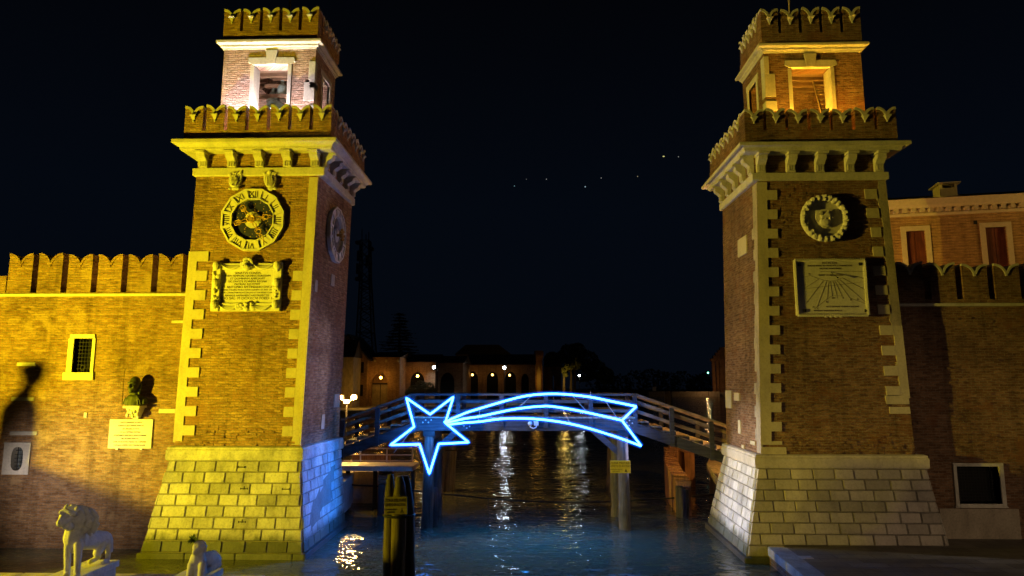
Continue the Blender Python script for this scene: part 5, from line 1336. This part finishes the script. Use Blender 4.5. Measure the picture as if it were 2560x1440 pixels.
for i in range(3):
    a = at(1704 + 7 * i, 1207 + 4 * i, 27.0 - .1 * i); mb.tube([V(a.x - .12, a.y, -.8), V(a.x - .1, a.y, a.z - .12)], .14, 10)
tag(mb.build('end_piles', M['wood_dark']), 'dark piles at the near end of the curved fender', 'piles')
pth = [(966 + (3 if i % 2 else -3), 1204 - 6.2 * i, 27.2 + .42 * i, .24) for i in range(8)]
fender('short row of red brown fender timbers behind the near mooring piles', pth, at(965, 1280, 28))
mb = MB(); a, b = at(948, 1210, 26.9), at(962, 1292, 26.9); mb.box(a.x, b.x, 26.7, 27.1, -.8, a.z)
tag(mb.build('square_pile', M['wood_dark'], bevel=.03), 'squat black square pile beside the near mooring piles', 'pile')
# landing stage with rails
T = thing('landing_stage', 'pale landing stage with metal railings under the left hand stairs', 'landing stage', at(940, 1170, 28))
zd2 = at(940, 1166, 27.6).z; xa, xb2 = at(800, 1166, 27.6).x, at(1032, 1166, 27.6).x
mb = MB(); mb.box(xa, xb2, 27.6, 29.1, zd2 - .18, zd2); mb.build('deck', M['rail_metal'], T)
for yy, top in ((29.0, 1122), (27.66, 1122)):
    for py in ((1121, 1137, 1152) if yy > 28 else ()):
        z = at(940, py, 29.0).z; mb = MB(); mb.tube([(xa, yy, z), (at(1031, py, 29).x, yy, z)], .03, 6); mb.build('rail', M['rail_metal'], T)
    if yy > 28:
        for px in (901, 967, 1031):
            x = at(px, 1140, 29).x; mb = MB(); mb.tube([(x, yy, zd2 - .1), (x, yy, at(px, 1121, 29).z)], .032, 6); mb.build('post', M['rail_metal'], T)
for px in (860, 930, 1026):
    x = at(px, 1180, 28).x; mb = MB(); mb.tube([(x, 28.6, -1), (x, 28.6, zd2 - .18)], .09, 8); mb.build('leg', M['wood_dark'], T)
mb = MB(); mb.box(at(880, 1150, 32).x, at(975, 1150, 32).x, 32, 32.2, -.4, at(930, 1137, 32).z); tag(mb.build('quay_boarding', M['wood_red']), 'reddish upright boarding behind the railed landing stage', 'boarding')
mb = MB(); mb.box(at(855, 1180, 30).x, at(962, 1180, 30).x, 29.6, 30, -.4, at(930, 1179, 29.6).z); tag(mb.build('quay_revetment', M['plaster']), 'stained rendered quay face beneath the landing stage', 'quay face')
zq2 = at(868, 1200, 26.6).z
mb = MB(); q = [at(838, 1178, 28), atZ(885, 1178, zq2), atZ(880, 1190, zq2), atZ(848, 1214, zq2), atZ(838, 1222, zq2)]
q = [V(p.x, p.y, zq2) for p in q]; q[0] = V(q[1].x - 1.6, q[1].y, zq2); q[4] = V(q[3].x - 1.2, q[3].y - .2, zq2)
mb.prism(q, (0, 0, -1.2)); tag(mb.build('stone_landing', M['stone_quay'], bevel=.03), 'brightly lit stone landing against the left tower foot', 'landing')
# right landing slab
zr2 = at(1790, 1190, 27).z
q = [atZ(1775, 1141, zr2), atZ(1767, 1159, zr2), atZ(1801, 1206, zr2)]; q += [V(q[2].x + 1.8, q[2].y, zr2), V(q[0].x + 2.4, q[0].y, zr2)]
mb = MB(); mb.prism(q, (0, 0, -.35)); tag(mb.build('timber_landing', M['wood_y'], bevel=.02), 'orange lit plank landing against the right tower foot', 'landing')
mb = MB(); mb.prism([p + V(.08, .05, -.36) for p in q], (0, 0, -1.4)); tag(mb.build('landing_wall', M['wood_dark']), 'dark boarded side below the plank landing', 'quay wall')
# twin floodlight on a pole
OR = (1.0, .58, .16)
bulb = emit('sodium_lamp', (1.0, .50, .11), 800.0)
FY = 34.0
T = thing('twin_floodlight', 'pole with two glaring orange floodlights behind the clock tower', 'floodlight', at(868, 1080, FY))
c = at(867, 1003, FY); mb = MB(); mb.tube([V(c.x, FY, .5), c], .04, 8); mb.build('pole', M['iron'], T)
mb = MB(); a, b = at(851, 996, FY), at(885, 996, FY); mb.tube([a, at(862, 1004, FY), c], .03, 6); mb.tube([c, at(874, 1003, FY), b], .03, 6); mb.box(c.x - .12, c.x + .12, FY - .08, FY + .08, c.z - .12, c.z + .08); mb.build('bracket', M['rail_metal'], T)
for px in (851, 885):
    q = at(px, 993, FY - .1); mb = MB(); mb.box(q.x - .14, q.x + .14, FY - .08, FY + .14, q.z - .1, q.z + .1); h_ = mb.build('head', M['iron'], T)
    mb = MB(); mb.sphere(q + V(0, -.08, 0), .115, 12, 8); mb.build('lamp', bulb, h_)
    lamp('floodlight_glow', 'POINT', q + V(0, -.35, -.05), 520, OR, radius=.1)
lamp('stair_lamp', 'POINT', (9.7, 25.5, 6.0), 1700, (1.0, .52, .12), radius=.12)

# ------------------------------------------------------------------ the arsenal buildings beyond
ZG = 1.0
def strip_arch(mb, x0, x1, z0, z1, y, th, arches, pointed=0.0):
    x = x0
    for a, b, zs, zt in sorted(arches):
        mb.box(x, a, y, y + th, z0, z1); n = 10; hw = (b - a) / 2; c = (a + b) / 2
        cur = [(c - hw * math.cos(PI * k / n), zs + (zt - zs) * math.sin(PI * k / n) ** (1 - .25 * pointed)) for k in range(n + 1)]
        for (xa, za), (xb_, zb_) in zip(cur[:-1], cur[1:]):
            mb.hexa([(xa, y, za), (xb_, y, zb_), (xb_, y + th, zb_), (xa, y + th, za), (xa, y, z1), (xb_, y, z1), (xb_, y + th, z1), (xa, y + th, z1)])
        x = b
    mb.box(x, x1, y, y + th, z0, z1)
def building(label, px0, px1, pyt, Y, arches, roof_py=None, door=None, th=1.2, mat='brick_far', depth=18, cat='boathouse', name='brick_boathouse'):
    x0, x1 = at(px0, 960, Y).x, at(px1, 960, Y).x; zt = at((px0 + px1) / 2, pyt, Y).z
    T = thing(name, label, cat, ((x0 + x1) / 2, Y, ZG))
    ar = [(at(a, 960, Y).x, at(b, 960, Y).x, at(a, s_, Y).z, at(a, t_, Y).z) for a, b, s_, t_ in arches]
    mb = MB(); strip_arch(mb, x0, x1, ZG - 1.2, zt, Y, th, ar); mb.box(x0, x0 + .5, Y + th, Y + depth, ZG - 1.2, zt); mb.box(x1 - .5, x1, Y + th, Y + depth, ZG - 1.2, zt); mb.box(x0 + .5, x1 - .5, Y + depth - .5, Y + depth, ZG - 1.2, zt)
    mb.build('wall', M[mat], T)
    zr_ = at((px0 + px1) / 2, roof_py, Y + depth / 2).z if roof_py else zt + 1.0
    mb = MB(); mb.prism([(x0 - .2, Y - .35, zt + .002), (x0 - .2, Y + depth + .3, zt + .002), (x0 - .2, Y + depth / 2, max(zr_, zt + .3))], (x1 - x0 + .4, 0, 0)); mb.build('roof', M['roof'], T)
    for (a, b, zs, zt_) in ar:
        if door:
            mb = MB(); mb.box(a, b, Y + th + .01, Y + th + .2, ZG - 1, zs + .2); mb.build('door', M[door], T)
            mb = MB(); mb.box(a - .3, b + .3, Y + th + .25, Y + th + .4, zs + .21, zt_ + .3); mb.build('tympanum', M['void'] if door == 'void' else M['brick_far'], T)
            if door != 'void':
                mb = MB(); m = (a + b) / 2; mb.box(m - .06, m + .06, Y + th - .03, Y + th + .005, ZG - 1, zs + .2); mb.box(a, b, Y + th - .25, Y + th + .24, zs + .05, zs + .35); mb.build('door_frame', M['roof'], T)
    return T
Y1 = 122
# gabled house
x0, x1 = at(800, 960, Y1).x, at(921, 960, Y1).x; xp = at(872, 960, Y1).x; zp_ = at(872, 836, Y1).z; ze = at(921, 896, Y1).z
T = thing('gabled_building', 'gabled orange lit building with oversailing eave behind the clock tower', 'building', (xp, Y1, ZG))
mb = MB(); mb.prism([(x0, Y1, ZG - 1.2), (x1 - .3, Y1, ZG - 1.2), (x1 - .3, Y1, ze), (xp, Y1, zp_ - .5), (x0, Y1, ze)], (0, 9, 0)); mb.build('wall', M['brick_far'], T)
mb = MB()
for q0, q1 in ((V(xp, 0, zp_), V(x1 + .3, 0, ze - .1)), (V(xp, 0, zp_), V(x0 - .3, 0, ze - .1))):
    mb.prism([(q0.x, Y1 - 1.6, q0.z), (q1.x, Y1 - 1.6, q1.z), (q1.x, Y1 - 1.6, q1.z - .35), (q0.x, Y1 - 1.6, q0.z - .35)], (0, 10.8, 0))
mb.build('roof', M['wood'], T)
for px0_, py0, px1_, py1 in ((903, 905, 909, 932), (901, 962, 907, 990)):
    a = at(px0_, py0, Y1 - .02); b = at(px1_, py1, Y1 - .02); mb = MB(); mb.box(a.x, b.x, Y1 - .06, Y1 + .1, b.z, a.z); mb.build('window', M['void'], T)
# low wing in front of it
building('low orange lit wing with a dark sloping roof beside the gabled building', 790, 882, 893, 116, [], 850, None, mat='plaster', depth=5, cat='building wing', name='low_wing')
building('boathouse with a big arched double door under an orange lamp', 920, 999, 893, 124, [(928, 969, 962, 932)], 880, 'wood_y', th=1.0)
building('boathouse half hidden by a bush, its arch lit by an orange lamp', 1005, 1088, 905, 130, [(1024, 1061, 955, 930)], 886, 'void')
building('dark boathouse with an empty arch beside the tall white lamp', 1089, 1157, 907, 134, [(1100, 1136, 958, 931)], 890, 'void', th=.8)
building('long low boathouse with four arches and a row of orange lamps', 1160, 1338, 912, 150, [(1166, 1195, 948, 929), (1216, 1245, 948, 929), (1262, 1290, 948, 929), (1303, 1322, 952, 934)], 886, 'void', th=1.6, depth=26)
# three vents high on the first boathouse
# tall pier and vaulted bays
def pier(px0, px1, py, Y, label, lit=None):
    x0, x1 = at(px0, 960, Y).x, at(px1, 960, Y).x; zt = at((px0 + px1) / 2, py, Y).z
    T = thing('brick_pier', label, 'pier', ((x0 + x1) / 2, Y, ZG)); mb = MB(); w_ = (x1 - x0)
    mb.box(x0 + w_ * .12, x1 - w_ * .12, Y, Y + 2, ZG - 1.2, zt - 2.2); mb.loft([(x0 + w_ * .12, x1 - w_ * .12, Y, Y + 2, zt - 2.2), (x0, x1, Y - .3, Y + 2.3, zt - 1.2), (x0, x1, Y - .3, Y + 2.3, zt)])
    mb.build('shaft', M['brick_far'], T)
    if lit:
        mb = MB(); a, b = at(lit[0], 960, Y).x, at(lit[1], 960, Y).x; zz = at(lit[0], lit[2], Y).z; mb.prism([(a, Y - .12, ZG - 1), (b, Y - .12, ZG - 1), (b, Y - .12, zz - 1.6), ((a + b) / 2, Y - .12, zz), (a, Y - .12, zz - 1.6)], (0, .115, 0)); mb.build('niche', M['frame_stone'], T)
    return T
pier(1336, 1359, 877, 168, 'tall brick pier with a narrow orange lit niche at the end of the boathouses', (1343, 1352, 912))
for k, (a, b, lab) in enumerate(((1360, 1380, 'vaulted brick bay next to the tall pier'), (1381, 1403, 'vaulted brick bay with an open arch next to the lit trees'))):
    Y = 172 + 4 * k; x0, x1 = at(a, 960, Y).x, at(b, 960, Y).x; zt = at(a, 917, Y).z; zv = at(a, 893, Y).z
    T = thing('vaulted_bay', lab, 'building bay', ((x0 + x1) / 2, Y, ZG)); mb = MB()
    if k == 0: mb.box(x0, x1, Y, Y + 8, ZG - 1.2, zt)
    else: strip_arch(mb, x0, x1, ZG - 1.2, zt, Y, 8, [(at(1381.5, 960, Y).x, at(1388, 960, Y).x, at(1385, 945, Y).z, at(1385, 937, Y).z)])
    mb.build('wall', M['brick_far'], T); mb = MB(); n = 8
    mb.prism([(lerp(x0, x1, .5 - .5 * math.cos(PI * i / n)), Y - .2, zt + .01 + (zv - zt) * math.sin(PI * i / n)) for i in range(n + 1)], (0, 8, 0)); mb.build('vault', M['roof'], T)
# land under them
mb = MB(); e_ = [V(-200, 104, ZG), V(at(1005, 1015, 104).x, 104, ZG), V(at(1165, 990, 112).x, 112, ZG), V(at(1345, 990, 140).x, 140, ZG), V(at(1530, 980, 170).x, 170, ZG), V(at(1530, 980, 170).x + 30, 330, ZG), V(-200, 330, ZG)]
mb.prism(e_, (0, 0, -2)); tag(mb.build('far_quay_ground', M['stone_quay']), kind='structure')
mb = MB(); mb.box(-150, 400, 345, 380, -1, 2.0); tag(mb.build('far_shore_ground', M['earth']), kind='structure')

# lamps on the far quay
glow_or = emit('orange_globe', (1.0, .46, .06), 30.0); glow_dim = emit('dim_orange_globe', (1.0, .55, .12), 8.0); glow_wh = emit('white_globe', (.85, .93, 1.0), 190.0); glow_gr = emit('green_light', (.2, 1, .6), 8)
def far_lamp(px, py, Y, label, mat, r, pw, col, pole_py=None, arm=None, off=.9):
    p = at(px, py, Y); T = thing('street_lamp' if pole_py else 'wall_lamp', label, 'lamp', p)
    mb = MB(); mb.sphere(p, r, 12, 8); mb.build('globe', mat, T)
    if mat is glow_wh:
        mb = MB(); mb.box(p.x - r * 1.35, p.x + r * 1.35, Y + r + .03, Y + r + .12, p.z - r * 1.3, p.z + r * 1.3); [mb.box(p.x + sx_ * r * 1.35 - .04, p.x + sx_ * r * 1.35 + .04, Y - r * .4, Y + r + .02, p.z - r * 1.3, p.z + r * 1.3) for sx_ in (-1, 1)]; mb.box(p.x - r * 1.3, p.x + r * 1.3, Y - r * .4, Y + r + .02, p.z + r * 1.22, p.z + r * 1.3); mb.build('light_shield', M['iron'], T)  # added shield, keeps the globe's light off the wall behind
    mb = MB()
    if pole_py: mb.tube([V(p.x, Y + .35, ZG), V(p.x, Y + .35, p.z + .1), V(p.x, Y, p.z + r)], .09, 8)
    if arm: q = at(*arm, Y + .3); mb.tube([p + V(0, .3, r * .5), q], .06, 6); mb.tube([at(arm[0], arm[1], Y + .3), at((px + arm[0]) / 2, arm[1] + 9, Y + .3)], .05, 6)
    if not pole_py and not arm: mb.tube([p + V(0, .0, r), p + V(0, .6, r + .3), p + V(0, 1.4, r + .4)], .05, 6)
    mb.build('pole' if pole_py else 'bracket', M['iron'], T)
    lamp('far_lamp_light', 'POINT', p + V(0, -off, -.1), pw, col, radius=r)
OC = (1, .50, .06)
far_lamp(952, 944, 122.6, 'orange globe lamp in front of the big arched double door', glow_or, .24, 60, OC)
far_lamp(1044, 940, 128.6, 'orange globe lamp in the arch above the bush', glow_or, .25, 16, OC)
far_lamp(1181, 937, 148.6, 'orange globe lamp at the first arch of the long boathouse', glow_dim, .25, 3, OC)
far_lamp(1231, 937, 148.6, 'orange globe lamp just left of the white street lamp', glow_dim, .25, 3, OC)
far_lamp(1274, 938, 148.6, 'orange globe lamp just right of the white street lamp', glow_dim, .25, 3, OC)
far_lamp(1085, 918, 128.4, 'glaring white lamp on an arm at the boathouse corner', glow_wh, .24, 22, (.9, .92, 1), None, (1100, 917))
far_lamp(1261, 919, 140, 'tall white street lamp before the long boathouse', glow_wh, .26, 6, (.85, .92, 1), 978)
far_lamp(1448, 939, 215, 'small distant white lamp right of the lit trees', glow_wh, .24, 5, (.9, .95, 1), 962)
far_lamp(1770, 932, 240, 'tiny green light far off beside the right tower', glow_gr, .28, 12, (.2, 1, .5), 960)
lamp('niche_light', 'POINT', at(1340, 950, 165.5), 80, OC, radius=.3); lamp('grove_light', 'POINT', at(1412, 945, 190), 550, (1, .66, .14), radius=.4)
lamp('gable_light', 'POINT', at(897, 985, 112), 300, OC, radius=.3)
mb = MB()
T = None
for px in (938, 966, 995):
    a = at(px, 902, 123.9); mb = MB(); mb.box(a.x - .18, a.x + .18, 123.7, 124.1, a.z - .22, a.z + .22)
    tag(mb.build('wall_vent', M['frame_stone']), 'small square vent block, %s high on the arched door boathouse' % {938: 'left one', 966: 'middle one', 995: 'right one'}[px], 'vent', 'vents high on the boathouse')
# lattice radio mast
MY = 190
T = thing('radio_mast', 'tall red and white lattice radio mast standing dark behind the gabled building', 'radio mast', at(910, 880, MY))
def lvl(py, pl, pr): a, b = at(pl, py, MY), at(pr, py, MY); return a.x, b.x, a.z
lv = [(985, 884, 938), (890, 888, 932), (830, 891, 928), (770, 895, 926), (720, 898, 924), (700, 899, 923), (650, 899.5, 922.5), (600, 900, 922)]
L_ = [lvl(*q) for q in lv]
corner = lambda i, k: V((L_[i][0], L_[i][1], L_[i][1], L_[i][0])[k], MY + (0, 0, 1, 1)[k] * (L_[i][1] - L_[i][0]), L_[i][2])
for i in range(len(L_) - 1):
    mb = MB(); m = M['mast_white'] if i in (2, 5) else M['mast']
    for k in range(4):
        k2 = (k + 1) % 4; mb.tube([corner(i, k), corner(i + 1, k)], .20, 6); mb.tube([corner(i + 1, k), corner(i + 1, k2)], .11, 5)
        nseg = 3 if i < 4 else 2
        for j in range(nseg):
            a0, a1 = corner(i, k).lerp(corner(i + 1, k), j / nseg), corner(i, k).lerp(corner(i + 1, k), (j + 1) / nseg); b0, b1 = corner(i, k2).lerp(corner(i + 1, k2), j / nseg), corner(i, k2).lerp(corner(i + 1, k2), (j + 1) / nseg)
            mb.tube([a0, b1], .08, 4); mb.tube([b0, a1], .08, 4)
    mb.build('lattice_section', m, T)
for i, (px, py) in enumerate(((896, 640), (926, 628), (894, 672), (927, 668), (899, 690), (925, 700), (903, 628), (918, 652))):
    a = at(px, py, MY - .5); mb = MB(); mb.box(a.x - .35, a.x + .35, MY - .9, MY - .4, a.z - 1.5, a.z + 1.5); mb.build('antenna_panel', M['mast_white'], T)
for px, py in ((893, 606), (929, 622), (892, 697)):
    a = at(px, py, MY - .6); mb = MB(); mb.tube([a, a + V(0, .8, 0)], .6, 12); mb.build('dish', M['mast_white'], T)
for px, py in ((905, 572), (915, 586), (922, 580)):
    a = at(px, 602, MY + 1); b = at(px, py, MY + 1); mb = MB(); mb.tube([a, b], .12, 5); mb.build('aerial', M['mast'], T)
# cedar
CYY = 180
T = thing('cedar_tree', 'dark cedar with flat spreading branches above the boathouse roofs', 'tree', at(999, 890, CYY)); rnd = random.Random(21)
tp, bt = at(999, 786, CYY), at(998, 900, CYY)
mb = MB(); mb.tube([V(bt.x, CYY, ZG), bt, bt.lerp(tp, .6), tp], [.7, .5, .28, .06], 8)
crown = MB()
for i in range(15):
    t = i / 14; z = lerp(bt.z + .4, tp.z - .1, t); hw = lerp(8.2, 1.2, t ** .8) * rnd.uniform(.78, 1.1)
    for k in range(9):
        a = 2 * PI * (k + rnd.random() * .8) / 9; L = hw * rnd.uniform(.65, 1.05); dz = rnd.uniform(-.25, .35) - .05 * L
        d = V(math.cos(a), math.sin(a), 0); tip = V(bt.x, CYY, z) + d * L + V(0, 0, dz); mb.tube([V(bt.x, CYY, z), tip], [.12, .03], 5)
        for j in range(int(10 + 9 * L)):
            u_ = rnd.uniform(.2, 1.03); c = V(bt.x, CYY, z).lerp(tip, u_) + V(rnd.gauss(0, .35), rnd.gauss(0, .35), rnd.gauss(.02, .09)); s_ = rnd.uniform(.14, .34)
            n_ = V(rnd.uniform(-.3, .3), rnd.uniform(-.3, .3), 1).normalized(); x_ = n_.cross(V(rnd.random(), rnd.random(), .1)).normalized() * s_; y_ = n_.cross(x_) * .6
            crown.add([c - x_ - y_, c + x_ - y_, c + x_ + y_, c - x_ + y_], [(0, 1, 2, 3)])
mb.build('trunk', M['bark'], T); crown.build('crown', M['needle'], T, recalc=False)
def leafcloud(mb, blobs, n, size, seed, flat=1.0):
    rnd = random.Random(seed)
    for i in range(n):
        c, r = blobs[rnd.randrange(len(blobs))]; 
        while True:
            q = V(rnd.uniform(-1, 1), rnd.uniform(-1, 1), rnd.uniform(-1, 1))
            if q.length < 1: break
        q = q.normalized() * (q.length ** .5); c = V(*c) + V(q.x * r, q.y * r, q.z * r * flat); s_ = size * rnd.uniform(.6, 1.3)
        x_ = V(rnd.uniform(-1, 1), rnd.uniform(-1, 1), rnd.uniform(-1, 1)).normalized(); y_ = x_.cross(V(rnd.uniform(-1, 1), rnd.uniform(-1, 1), rnd.uniform(-1, 1))).normalized()
        mb.add([c - x_ * s_, c - y_ * s_ * .5, c + x_ * s_, c + y_ * s_ * .5], [(0, 1, 2, 3)])
# bush in front of the second boathouse
T = thing('bush', 'grey green bush growing against the second boathouse', 'bush', at(1060, 990, 126)); rnd = random.Random(5)
bl = [(at(px, py, 126 + rnd.uniform(-.6, .6)), r * 126 / 1700) for px, py, r in ((1035, 975, 15), (1052, 962, 14), (1070, 968, 16), (1080, 978, 12), (1022, 982, 10), (1060, 982, 18))]
mb = MB(); leafcloud(mb, bl, 2600, .17, 5, .8); mb.build('foliage', M['leaf_grey'], T, recalc=False)
mb = MB()
for px in (1040, 1055, 1070): mb.tube([V(at(px, 990, 126).x, 126, ZG - .3), at(px + 2, 975, 126)], [.1, .04], 6)
mb.build('stem', M['bark'], T)
# trees at the end of the boathouses
for px, lab, bl, Y in ((1427, 'slender tree with yellow lit trunk beyond the vaulted bays', ((1424, 915, 12), (1432, 905, 12), (1415, 925, 7)), 198), (1436, 'second slender lit trunk close behind the first', ((1440, 912, 11), (1434, 898, 12)), 202), (1409, 'yellow lit leafy tree against the vaulted bays', ((1410, 925, 8), (1413, 937, 6), (1418, 918, 8)), 194)):
    T = thing('tree', lab, 'tree', at(px, 970, Y)); mb = MB(); b = at(px, 960, Y); mb.tube([V(b.x, Y, ZG - .2), at(px + 1, 940, Y), at(px - 1, 922, Y)], [.42, .32, .2], 8)
    for q in bl: mb.tube([at(px, 930, Y), at(q[0], q[1], Y)], [.2, .06], 6)
    mb.build('trunk', M['bark'], T); mb = MB(); leafcloud(mb, [(at(a, b_, Y), r * Y / 1700) for a, b_, r in bl], 900, .3, int(px)); mb.build('crown', M['leaf_lit'], T, recalc=False)
mb = MB(); rnd = random.Random(31)
bl = [(at(px, py, 235), r * 235 / 1700) for px, py, r in ((1400, 905, 26), (1425, 885, 26), (1445, 880, 22), (1470, 905, 28), (1490, 925, 26), (1455, 925, 30), (1515, 940, 20), (1380, 900, 20))]
leafcloud(mb, bl, 5200, .55, 8); tag(mb.build('dark_grove', M['leaf'], recalc=False), kind='stuff')
mb = MB(); x = at(1500, 960, 340).x
rnd = random.Random(14); xx = x
while xx < 110:
    w_ = rnd.uniform(6, 14); c = V(xx, 352 + rnd.uniform(-3, 3), 0); h_ = rnd.uniform(8.5, 12.5)
    leafcloud(mb, [((c.x, c.y, h_ * .5), h_ * .55)], 240, .9, int(xx * 7) % 999); xx += w_ * .6
tag(mb.build('treeline', M['leaf'], recalc=False), kind='stuff')
# old boathouse roof behind
x0, x1 = at(1140, 880, 210).x, at(1275, 880, 210).x
T = thing('far_hall', 'dim reddish gabled hall rising behind the long boathouse', 'hall', ((x0 + x1) / 2, 210, ZG)); zt = at(1200, 886, 210).z; zr_ = at(1200, 862, 210).z
mb = MB(); mb.box(x0, x1, 210, 235, ZG, zt); mb.build('wall', M['brick_far'], T)
mb = MB(); mb.prism([(x0 - .4, 209.6, zt + .002), (x1 + .4, 209.6, zt + .002), (x1 - 3.5, 209.6, zr_), (x0 + 3, 209.6, zr_)], (0, 26, 0)); mb.build('roof', M['roof'], T)
# ruinous brick pier beside the right tower, and its quay
Y = 285
x0, x1 = at(1783, 960, Y).x, at(1815, 960, Y).x; T = thing('ruined_gateway', 'dark ruined brick gateway with orange lit piers beside the right tower', 'gateway', ((x0 + x1) / 2, Y, ZG))
mb = MB()
for a, b, t_ in ((1783, 1790, 902), (1793, 1799, 898), (1801, 1822, 893)):
    mb.box(at(a, 960, Y).x, at(b, 960, Y).x, Y, Y + 1.4, ZG - 1.5, at(a, t_, Y).z)
mb.build('piers', M['brick_far'], T)
mb = MB(); rnd = random.Random(3)
for i in range(5):
    a, b = 1780 + 6 * i, 1830; mb.box(at(a, 960, Y).x, at(b, 960, Y).x, Y - .3 + .02 * i, Y + 1.7 - .02 * i, at(a, 903 - 7 * i, Y).z + .001, at(a, 896 - 7 * i, Y).z)
mb.build('broken_top', M['brick_far'], T)
mb = MB(); mb.box(at(1778, 985, Y).x, at(1830, 985, Y).x, Y - .6, Y + 2, ZG - 1.5, 1.6); mb.build('base', M['stone_quay'], T)
lamp('gateway_light', 'POINT', at(1768, 955, 276), 600, (1, .5, .18), radius=.2)
mb = MB(); mb.box(at(1622, 985, 280).x, at(1800, 985, 280).x, 280, 284, -.5, at(1700, 979, 280).z); tag(mb.build('stone_jetty', M['stone_quay'], bevel=.05), 'low pale stone jetty running to the ruined gateway', 'jetty')
for px, r in ((1671, .36),):
    mb = MB(); pile(mb, (at(px, 985, 62).x, 62, -1), (at(px, 978, 62).x, 62, at(px, 978, 62).z), r, r * .9, 70); pile(mb, (at(px + 4, 985, 62).x, 62.3, -1), (at(px + 1, 980, 62).x, 62.4, at(px, 981, 62).z), r * .8, r * .8, 71); tag(mb.build('mooring_pile', M['wood_v'], smooth=True), 'stout paired mooring pile in front of the stone jetty', 'mooring pile')
p = at(1636, 977, 281); T = thing('jetty_beacon', 'small white beacon post at the end of the stone jetty', 'beacon', p); mb = MB(); mb.box(-.7, .7, -.7, .7, -.1, 1.6); mb.build('post', M['white_plastic'], T, local=True); mb = MB(); mb.lathe([(.5, 1.61), (.65, 2.2), (.5, 3.0), (.1, 3.4)], n=10); mb.build('lantern', M['iron'], T, local=True)

# ------------------------------------------------------------------ stars
for i, (px, py, k, c, lab) in enumerate(((1286, 465, .35, (.4, .8, .9), 'faint blue star, lowest at the left end of the row'), (1316, 448, .10, (.9, .9, .9), 'faintest star, between two brighter ones at the left'), (1366, 448, .28, (.9, .9, .9), 'pale star third from the left in the row'), (1463, 467, .6, (.6, .85, 1), 'bright bluish star, lowest near the middle'), (1503, 445, .3, (.95, .9, .85), 'pale star just above and right of the bluish one'), (1594, 441, .3, (1, .85, .5), 'warm dim star, right end of the lower row'), (1659, 391, .8, (.9, .85, .3), 'bright yellowish star, left of the high pair'), (1696, 392, .3, (.9, .9, .8), 'pale star, right of the high pair'))):
    p = at(px, py, 3000); mb = MB(); mb.sphere(p, 2.6 if k > .5 else 2.2, 8, 6, (1.8, 1, 1) if px == 1659 else (1, 1, 1)); tag(mb.build('star', emit('starlight', c, k * .9)), lab, 'star', 'stars between the towers')

# ------------------------------------------------------------------ just outside the frame: the landing terrace whose parapet shades the wall foot
T = thing('terrace_statue', 'small stone statue standing on the terrace balustrade', 'statue', (-17.59, 16.0, 2.93))
mb = MB(); mb.box(-.27, .27, -.27, .27, -2.1, -.0); mb.build('pedestal', M['stone'], T, local=True)
mb = MB(); cap(mb, ((0, 0, .05), .2), ((-.02, 0, .6), .2), ((-.02, 0, .82), .17)); cap(mb, ((0, 0, 1.0), .1), ((-.2, 0, .78), .10), ((-.24, 0, .2), .08)); cap(mb, ((0.02, 0, 1.0), .1), ((.13, 0, .80), .10), ((.18, .05, .2), .08)); cap(mb, ((.05, 0, 1.0), .065), ((.09, 0, 1.1), .065)); cap(mb, ((.11, 0, 1.2), .135), ((.14, 0, 1.29), .15), ((.02, 0, 1.3), .11))
mb.build('figure', M['stone'], T, local=True, remesh=.03)
T = thing('terrace_balustrade', 'stone balustrade of the landing terrace', 'balustrade', (-17.6, 18, ZQ))
mb = MB(); mb.box(-17.3, -17.0, 14.2, 20.2, .5, 2.92); mb.build('parapet', M['stone'], T)
def floodhead(P, az0, az1, label, z0=-1.3, z1=1.3):
    T = thing('floodlight', label, 'floodlight', P); u = lambda a: V(math.cos(R(a)), math.sin(R(a)), 0) * 1.2
    mb = MB(); k = V(0, 0, z0 + (z1 - z0) / 2)
    a, b = u(az0) + k, u(az1) + k; mb.beam(a, b, .02, z1 - z0); mb.build('beam_blocker', M['iron'], T, local=True)  # added plate, cuts the flood's light off from other surfaces
    mb = MB(); mb.tube([(-.5, -.2, -P[2] + .3), (-.5, -.2, -.1)], .06, 8); mb.box(-.75, -.35, -.4, .0, -.2, .25); mb.build('housing', M['iron'], T, local=True)
floodhead(FL1, 31, -30, 'iron floodlight with an added plate blocking part of its light, lighting the clock tower', -.05, 1.3)
floodhead(FL2, 25.0, 85, 'iron floodlight with an added plate blocking part of its light, lighting the sundial tower')
